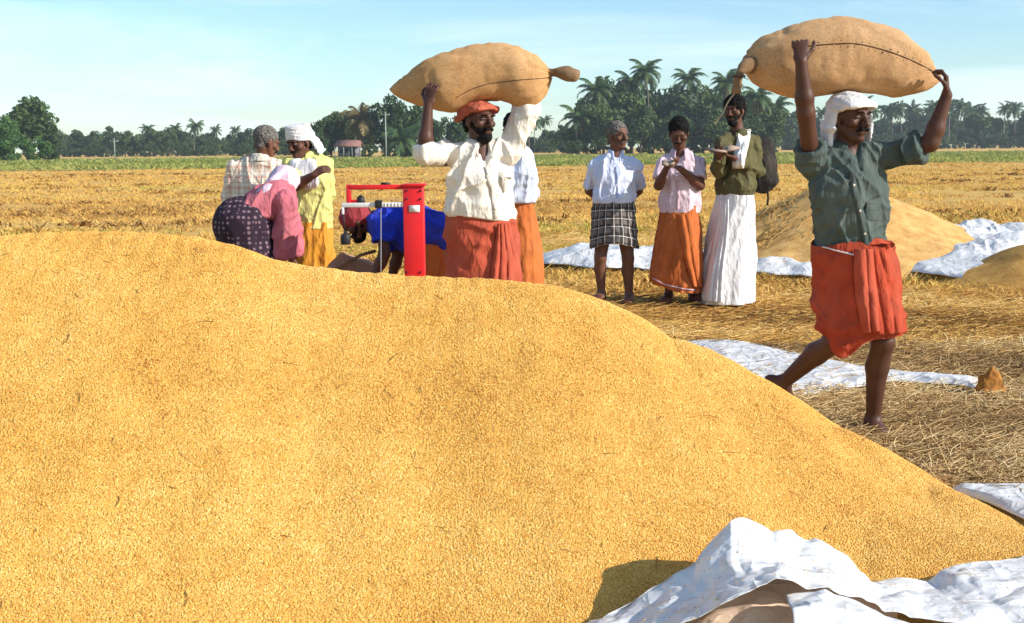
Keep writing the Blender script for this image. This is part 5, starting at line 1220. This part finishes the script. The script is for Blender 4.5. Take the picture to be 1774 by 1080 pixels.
# ================================================================== SACKS
def jute_mat(name, c1, c2, scale=1.0):
    m = NT(name, .9, .15); v = m.coord()
    w1 = m.n('ShaderNodeTexWave', wave_type='BANDS', bands_direction='X'); w1.inputs['Scale'].default_value = 75 * scale; w1.inputs['Distortion'].default_value = 1.5; m.l(v, w1.inputs['Vector'])
    w2 = m.n('ShaderNodeTexWave', wave_type='BANDS', bands_direction='Z'); w2.inputs['Scale'].default_value = 75 * scale; w2.inputs['Distortion'].default_value = 1.5; m.l(v, w2.inputs['Vector'])
    wv = m.math('MULTIPLY', w1.outputs['Fac'], w2.outputs['Fac'])
    base = m.ramp(m.noise(v, 5, 6, .6), [(.32, c2), (.62, c1)])
    base = m.mix(m.ramp(m.noise(v, 28, 4), [(.60, (0, 0, 0)), (.72, (.35, .35, .35))]), base, tuple(x * .5 for x in c2))
    base = m.mix(m.ramp(m.noise(v, 95, 3, .7), [(.38, (.42, .42, .42)), (.56, (0, 0, 0))]), base, tuple(x * .55 for x in c2))
    m.col(m.mix(m.math('MULTIPLY', wv, .30), base, tuple(x * .62 for x in c2)))
    m.bump(m.math('ADD', wv, m.math('MULTIPLY', m.noise(v, 30, 4), 1.5)), .8, .006); return m.m
M_JUTE = jute_mat('jute_sacking', (.80, .49, .25), (.66, .37, .17)); M_JUTE2 = jute_mat('bright_jute_sacking', (.82, .49, .23), (.68, .36, .14)); M_JUTE_D = jute_mat('jute_neck', (.38, .24, .13), (.26, .15, .08))
M_STITCH = mat('dark_twine', (.10, .05, .025), rough=.9)
def sack(D, top, bot, dep, label, m, seed, nr=90, nc=72, ex=2.4):
    T = interp([(a, b, 0) for a, b in top], nr); Bt = interp([(a, b, 0) for a, b in bot], nr); c0 = P((T[0, 0] + T[-1, 0]) / 2, (T[nr // 2, 1] + Bt[nr // 2, 1]) / 2, D); base = Vector((c0.x, D, c0.z))
    r = empty('grain_sack', base, label, 'sack'); V = []
    for i in range(nr):
        a = npv(P(T[i, 0], T[i, 1], D) - base); b = npv(P(Bt[i, 0], Bt[i, 1], D) - base); c = (a + b) / 2; hh = max(abs(a[2] - b[2]) / 2, .004); dd = hh * dep
        for k in range(nc):
            q = 2 * math.pi * k / nc; cs, sn = math.cos(q), math.sin(q)
            V.append((c[0], c[1] - dd * math.copysign(abs(cs) ** (2 / ex), cs), c[2] + hh * math.copysign(abs(sn) ** (2 / ex), sn)))
    V = np.array(V); F = grid_faces(nr, nc, True); N = vnorm(V, F); x = V[:, 0]; env = np.clip(np.minimum(x - x.min(), x.max() - x) / .12, 0, 1)
    # puckers running out from both ends, soft sag dents in the middle
    ang = np.arctan2(V[:, 2], -V[:, 1]); e2 = np.clip(1 - np.minimum(x - x.min(), x.max() - x) / .26, 0, 1)
    pk = (ridge(np.stack([np.cos(ang) * 3.2, np.sin(ang) * 3.2, x * 1.5], 1), seed) - .5) * .030 * e2
    wq = V + .06 * np.stack([fbm(V * 6, seed + 7 + q) for q in range(3)], 1)
    d = (fbm(V * 3.5, seed + 1) - .5) * .026 + (ridge(wq * np.array((5, 11, 11)), seed + 2) ** 2.5 - .25) * .007 + (ridge(wq * np.array((13, 7, 9)), seed + 5) ** 3 - .2) * .006 + (fbm(V * 26, seed + 3) - .5) * .010
    V = V + N * (d * (.3 + .7 * env) + pk)[:, None]
    me_o = obj('sacking', V, F, m, r); bv = BVHTree.FromPolygons([tuple(v) for v in V], [tuple(q) for q in F]); return r, base, bv
def seam(r, base, bv, pix, rad=.004, n=60, name='seam', st=True):
    o = Vector((0, 0, CAMZ)) - base; pts = []
    for a, b, _ in interp([(a, b, 0) for a, b in pix], n):
        h_ = bv.ray_cast(o, ray(a, b).normalized())
        if h_[0] is not None: pts.append((npv(h_[0]), npv(h_[1])))
    if len(pts) < 4: return
    v, f_ = tube([p + nn * rad * .4 for p, nn in pts], rad, 6); s_ = obj(name, v, f_, M_STITCH, r)
    if st:
        for i in range(2, len(pts) - 2, 3):
            p, nn = pts[i]; t = n3(pts[i + 1][0] - pts[i - 1][0]); c_ = np.cross(nn, t); v, f_ = tube([p + c_ * .016 + nn * .001, p + nn * .006, p - c_ * .016 + nn * .001], .0026, 5 if False else 6); obj('stitch', v, f_, M_STITCH, s_)
r, base, bv = sack(6.02, [(1284, 112), (1290, 96), (1312, 70), (1350, 50), (1400, 37), (1460, 31), (1520, 37), (1572, 58), (1608, 90), (1626, 122), (1631, 132)],
    [(1284, 116), (1292, 128), (1312, 150), (1350, 167), (1400, 171), (1450, 164), (1500, 162), (1550, 169), (1596, 160), (1622, 146), (1631, 138)], .98, 'jute sack with a dark stitched seam on the head of the man in green', M_JUTE, 91)
seam(r, base, bv, [(1402, 80), (1440, 77), (1480, 76), (1520, 84), (1560, 97), (1600, 115), (1622, 128)])
pp = [npv(P(*q) - base) for q in ((1300, 112, 5.97), (1288, 118, 5.93), (1280, 132, 5.90), (1277, 148, 5.89), (1276, 162, 5.89))]
v, f_ = tube(interp(pp, 24), [max(.003, .044 - .026 * min(1, t * 2.6) + .010 * max(0, t - .45) - (.018 if t > .97 else 0)) for t in np.linspace(0, 1, 24)], 14); v = v + (fbm(v * 30, 2)[:, None] - .5) * .02; obj('tied_neck', v, f_, M_JUTE_D, r)
v, f_ = tube([npv(pp[2]) + .027 * npv((math.cos(a), math.sin(a), .15 * math.sin(a))) for a in np.linspace(0, 6.283, 20)], .005, 6); obj('neck_tie', v, f_, M_STITCH, r)
v, f_ = tube(interp([npv(P(*q) - base) for q in ((1276, 158, 5.89), (1262, 176, 5.88), (1252, 196, 5.88), (1238, 216, 5.88))], 16), .0035, 6); obj('loose_twine', v, f_, mat('pale_twine', (.42, .34, .22)), r)
pv_ = []
for i in range(9):
    for k in range(7):
        h_ = bv.ray_cast(Vector((0, 0, CAMZ)) - base, ray(1352 + k * 2.6 + 1.5 * math.sin(i), 96 + i * 3.6).normalized()); pv_.append(npv(h_[0]) + npv(h_[1]) * .003)
obj('faded_patch', pv_, grid_faces(9, 7), mat('pale_patch', (.66, .52, .34), (.48, .34, .20), scale=40), r)
r, base, bv = sack(7.24, [(673, 153), (682, 143), (704, 122), (740, 97), (790, 81), (850, 74), (900, 78), (934, 92), (950, 112), (956, 128)],
    [(673, 157), (684, 166), (706, 176), (742, 186), (790, 196), (830, 182), (862, 176), (892, 188), (922, 182), (946, 160), (956, 136)], 1.0, 'orange-tan jute grain sack with a tied bulb end on the head of the cream-shirted man', M_JUTE2, 95)
seam(r, base, bv, [(790, 170), (815, 156), (845, 146), (890, 140), (940, 136), (952, 134)], .003, st=False, name='crease_seam')
pp = [npv(P(*q) - base) for q in ((945, 128, 7.24), (957, 126, 7.22), (968, 125, 7.21), (985, 128, 7.2), (1000, 131, 7.2), (1005, 132, 7.2))]
v, f_ = tube(interp(pp, 26), [.035, .033, .030, .027, .025, .024, .024, .025, .026, .028, .030, .033, .036, .038, .040, .041, .041, .040, .039, .036, .033, .029, .024, .018, .010, .003], 14); v = v + (fbm(v * 30, 2)[:, None] - .5) * .02; obj('tied_bulb', v, f_, M_JUTE_D, r)

# sack being filled, standing behind the scale
b0 = P(606, 400, 9.1); r = empty('grain_sack', (b0.x, 9.1, 0), 'pinkish jute sack standing open behind the counterweight of the red scale', 'sack')
S = Sdf((-.4, -.36, -.03), (.4, .36, .78), .01); S.cap((0, 0, .12), (.0, 0, .42), (.20, .17), (.22, .19), k=.03); S.cap((0, 0, .42), (.07, .0, .60), (.20, .18), (.15, .13), k=.05, flat=1); S.ell((.08, .0, .66), (.13, .11, .07), None, .01, 's'); S.cut((0, 0, .0), (0, 0, -1))
V, Q = S.mesh(); V = V + vnorm(V, Q) * ((fbm(V * 8, 4) - .5) * .04)[:, None]; V[:, 2] = np.maximum(V[:, 2], 0)
M_JUTEP = jute_mat('pinkish_jute', (.58, .34, .22), (.46, .24, .14)); obj('sacking', V, Q, M_JUTEP, r)
v, f_ = tube([npv((-.17, -.17, .52)), npv((-.05, -.2, .56)), npv((.10, -.19, .645)), npv((.2, -.14, .67))], .012, 8); obj('rolled_rim', v, f_, M_JUTE_D, r)

# ================================================================== RED SCALE
M_RED = NT('red_paint', .42, .45); _v = M_RED.coord(); M_RED.col(M_RED.mix(M_RED.ramp(M_RED.noise(_v, 26, 6, .7), [(.64, (0, 0, 0)), (.70, (.8, .8, .8))]), M_RED.ramp(M_RED.noise(_v, 4, 5), [(.3, (.56, .010, .014)), (.65, (.74, .014, .018))]), (.14, .05, .03))); M_RED.bump(M_RED.noise(_v, 26, 6), .15, .003); M_RED = M_RED.m; M_BEAM = mat('white_enamel', (.80, .80, .78), (.70, .70, .68), rough=.35); M_IRON = mat('cast_iron', (.03, .03, .032), (.015, .015, .016), scale=20, rough=.5, bscale=60)
SD = 8.1; b0 = P(718, 400, SD); sc_ = empty('platform_scale', (b0.x, SD, 0), 'red platform weighing scale with a white beam and hanging black counterweight', 'scale')
def SLc(px, py, dy=0): return npv(P(px, py, SD + dy)) - npv((b0.x, SD, 0))
def sbox(name, px0, px1, py0, py1, dep, m, dy=0, z0=None):
    a = SLc(px0, py1, dy); b = SLc(px1, py0, dy)
    if z0 is not None: a[2] = z0
    c = (a + b) / 2; hs = np.abs(b - a) / 2; hs[1] = dep / 2; v, f_ = boxes([(c, hs)]); o = obj(name, v, f_, m, sc_, False); bevel(o, .005); return o
sbox('column', 702, 734, 322, 480, .12, M_RED, 0, .08)
sbox('column_cap', 698, 738, 318, 323, .15, M_RED); sbox('top_bar', 604, 698, 320, 329, .05, M_RED); sbox('side_post', 601, 608, 320, 356, .05, M_RED)
o = sbox('beam_support', 607, 622, 346, 350, .03, M_RED)
bm = sbox('weigh_beam', 592, 701, 351, 360, .022, M_BEAM, -.045)
for px in range(660, 698, 6):
    v, f_ = boxes([(SLc(px, 355.5, -.0575), (.0015, .0012, .012))]); obj('notch_mark', v, f_, M_IRON, bm, False)
sbox('slider', 650, 662, 347, 361, .05, M_IRON, -.05); sbox('beam_hanger', 592, 596, 356, 372, .02, M_BEAM, -.045)
def lathe(prof, n=20):
    V = [(r_ * math.cos(a), r_ * math.sin(a), z) for r_, z in prof for a in np.linspace(0, 6.283185, n, endpoint=False)]; return np.array(V), grid_faces(len(prof), n, True)
c = SLc(599, 424, -.045); v, f_ = lathe([(.001, 0), (.026, .0), (.033, .012), (.034, .05), (.030, .066), (.012, .074), (.008, .09), (.001, .092)]); cw = obj('counterweight', v + c, f_, M_IRON, sc_)
v, f_ = tube([SLc(594, 360, -.045), SLc(596, 385, -.045), SLc(598, 402, -.045)], .005, 6); obj('hanger_rod', v, f_, M_IRON, cw)
c = SLc(625, 348, -.0); v, f_ = lathe([(.001, -.03), (.022, -.028), (.028, -.005), (.024, .02), (.01, .034), (.001, .036)]); obj('balance_ball', v + c, f_, M_IRON, sc_)
v, f_ = tube([SLc(608, 348.5), SLc(624, 348)], .007, 6); obj('ball_arm', v, f_, M_RED, sc_)
c = SLc(668, 319, -.0); v, f_ = boxes([(c, (.03, .02, .010))]); obj('top_catch', v, f_, M_IRON, sc_, False)
v, f_ = tube([SLc(660, 361, -.05), SLc(660, 480, -.05), npv((SLc(660, 480)[0], -.05, .14))], .003, 6); obj('draw_rod', v, f_, mat('dull_steel', (.35, .35, .36), rough=.4), sc_)
v, f_ = boxes([((-.24, .0, .115), (.34, .26, .025))]); bevel(obj('platform', v, f_, M_RED, sc_, False), .01)
v, f_ = boxes([((-.24, .0, .065), (.32, .24, .024))]); obj('base_frame', v, f_, M_IRON, sc_, False)
for px, py in ((706, 330), (730, 330), (706, 344), (730, 344), (706, 470), (730, 470)):
    q = SLc(px, py); v, f_ = tube([q + npv((0, -.058, 0)), q + npv((0, -.068, 0))], .007, 6); obj('bolt', v, f_, M_IRON, sc_, False)
v, f_ = boxes([(SLc(718, 362, -.0635), (.035, .002, .022))]); obj('maker_plate', v, f_, M_BEAM, sc_, False)
for x in (-.50, .02):
    for y in (-.2, .2):
        v, f_ = tube([(x, y - .02, .03), (x, y + .02, .03)], .03, 12); obj('wheel', v, f_, M_IRON, sc_)

# ================================================================== HELD THINGS
M_PAPER = mat('paper', (.40, .29, .22), (.32, .23, .17), scale=20); M_COVER = mat('book_cover', (.10, .05, .03)); 
def book(name, c, sd, up, hw, hh, label, cat, open_a=.16):
    r = empty(name, Vector(c), label, cat); sd = n3(sd); up = n3(up - sd * np.dot(up, sd)); nn = np.cross(sd, up)
    for s in (-1, 1):
        ax = n3(sd * math.cos(open_a) * s + nn * math.sin(open_a)); n2 = np.cross(ax, up) * s
        for nm, t0, t1, m, sh_ in (('cover', -.004, 0, M_COVER, 1.04), ('pages', .0005, .012, M_PAPER, 1.0)):
            V = []
            for t in (t0, t1):
                for a, b in ((0, -1), (1, -1), (1, 1), (0, 1)): V.append(ax * a * hw * sh_ + up * b * hh * sh_ + n2 * t)
            F = np.array([(0, 1, 2, 3), (7, 6, 5, 4), (0, 4, 5, 1), (1, 5, 6, 2), (2, 6, 7, 3), (3, 7, 4, 0)]); obj(nm, V, F, m, r, False)
    return r
c = npv(P(1252, 262, 10.58)); book('open_book', c, (.95, .25, .10), (-.15, .97, .14), .12, .09, 'open book held up by the bearded man in the olive shirt', 'book')
c = npv(P(1158, 285, 10.68)); book('notebook', c, (.95, -.1, .05), (.1, .92, .30), .055, .05, 'small notebook in the hands of the man in the pink shirt', 'notebook', .25)
# backpack
M_PACK = cloth('dark_backpack', (.028, .024, .022), .6, 14); M_PACK2 = cloth('backpack_trim', (.055, .040, .030), .6)
bc = npv(P(1322, 285, 11.16)); r = empty('backpack', Vector(bc), 'dark backpack on the back of the man in the olive shirt', 'backpack'); sdv = n3((.62, .78, 0)); fwv = n3((.78, -.62, 0))
S = Sdf((-.36, -.36, -.42), (.36, .36, .42), .008)
S.cap((0, 0, -.16), (0, 0, .16), (.15, .10), (.14, .085), sdv, .02); S.cap(fwv * .07 + npv((0, 0, -.14)), fwv * .06 + npv((0, 0, .02)), (.12, .07), (.11, .055), sdv, .02)
V, Q = S.mesh(); V = V + vnorm(V, Q) * ((fbm(V * 14, 4) - .5) * .02)[:, None]; obj('bag', V, Q, M_PACK, r)
for s in (-1, 1):
    pts = [sdv * s * .09 - fwv * .06 + npv((0, 0, .20)), sdv * s * .10 - fwv * .13 + npv((0, 0, .215)), sdv * s * .11 - fwv * .22 + npv((0, 0, .19)), sdv * s * .13 - fwv * .325 + npv((0, 0, .10)), sdv * s * .15 - fwv * .31 + npv((0, 0, -.06)), sdv * s * .16 - fwv * .16 + npv((0, 0, -.16)), sdv * s * .10 - fwv * .05 + npv((0, 0, -.20))]
    v, f_ = tube(interp(pts, 30), .016, 8); obj('shoulder_strap', v, f_, M_PACK2, r)
v, f_ = tube(interp([sdv * .05 + fwv * .02 + npv((0, 0, -.22)), sdv * .05 + fwv * .03 + npv((0, 0, -.30)), sdv * .055 + fwv * .02 + npv((0, 0, -.37))], 8), .010, 6); obj('hanging_strap', v, f_, M_PACK2, r)
v, f_ = tube(interp([fwv * .06 + sdv * s_ * .11 + npv((0, 0, .05 + .16 * math.cos(s_ * 1.4))) for s_ in np.linspace(-1, 1, 9)], 24), .005, 6); obj('zip', v, f_, M_PACK2, r)

# ================================================================== AIR
v, f_ = boxes([((0, 330, 14.0), (620, 360, 15.0))])
hz = obj('haze', v, f_, None, None, False); hm = bpy.data.materials.new('haze'); hm.use_nodes = True; hn = hm.node_tree; hn.nodes.clear()
ho = hn.nodes.new('ShaderNodeOutputMaterial'); hv = hn.nodes.new('ShaderNodeVolumePrincipled'); hv.inputs['Color'].default_value = (.80, .90, 1.0, 1); hv.inputs['Density'].default_value = .00026; hv.inputs['Anisotropy'].default_value = .1
hn.links.new(hv.outputs[0], ho.inputs['Volume']); hz.data.materials.append(hm); tag(hz, 'thin pale blue haze over the far fields', 'haze', kind='stuff')
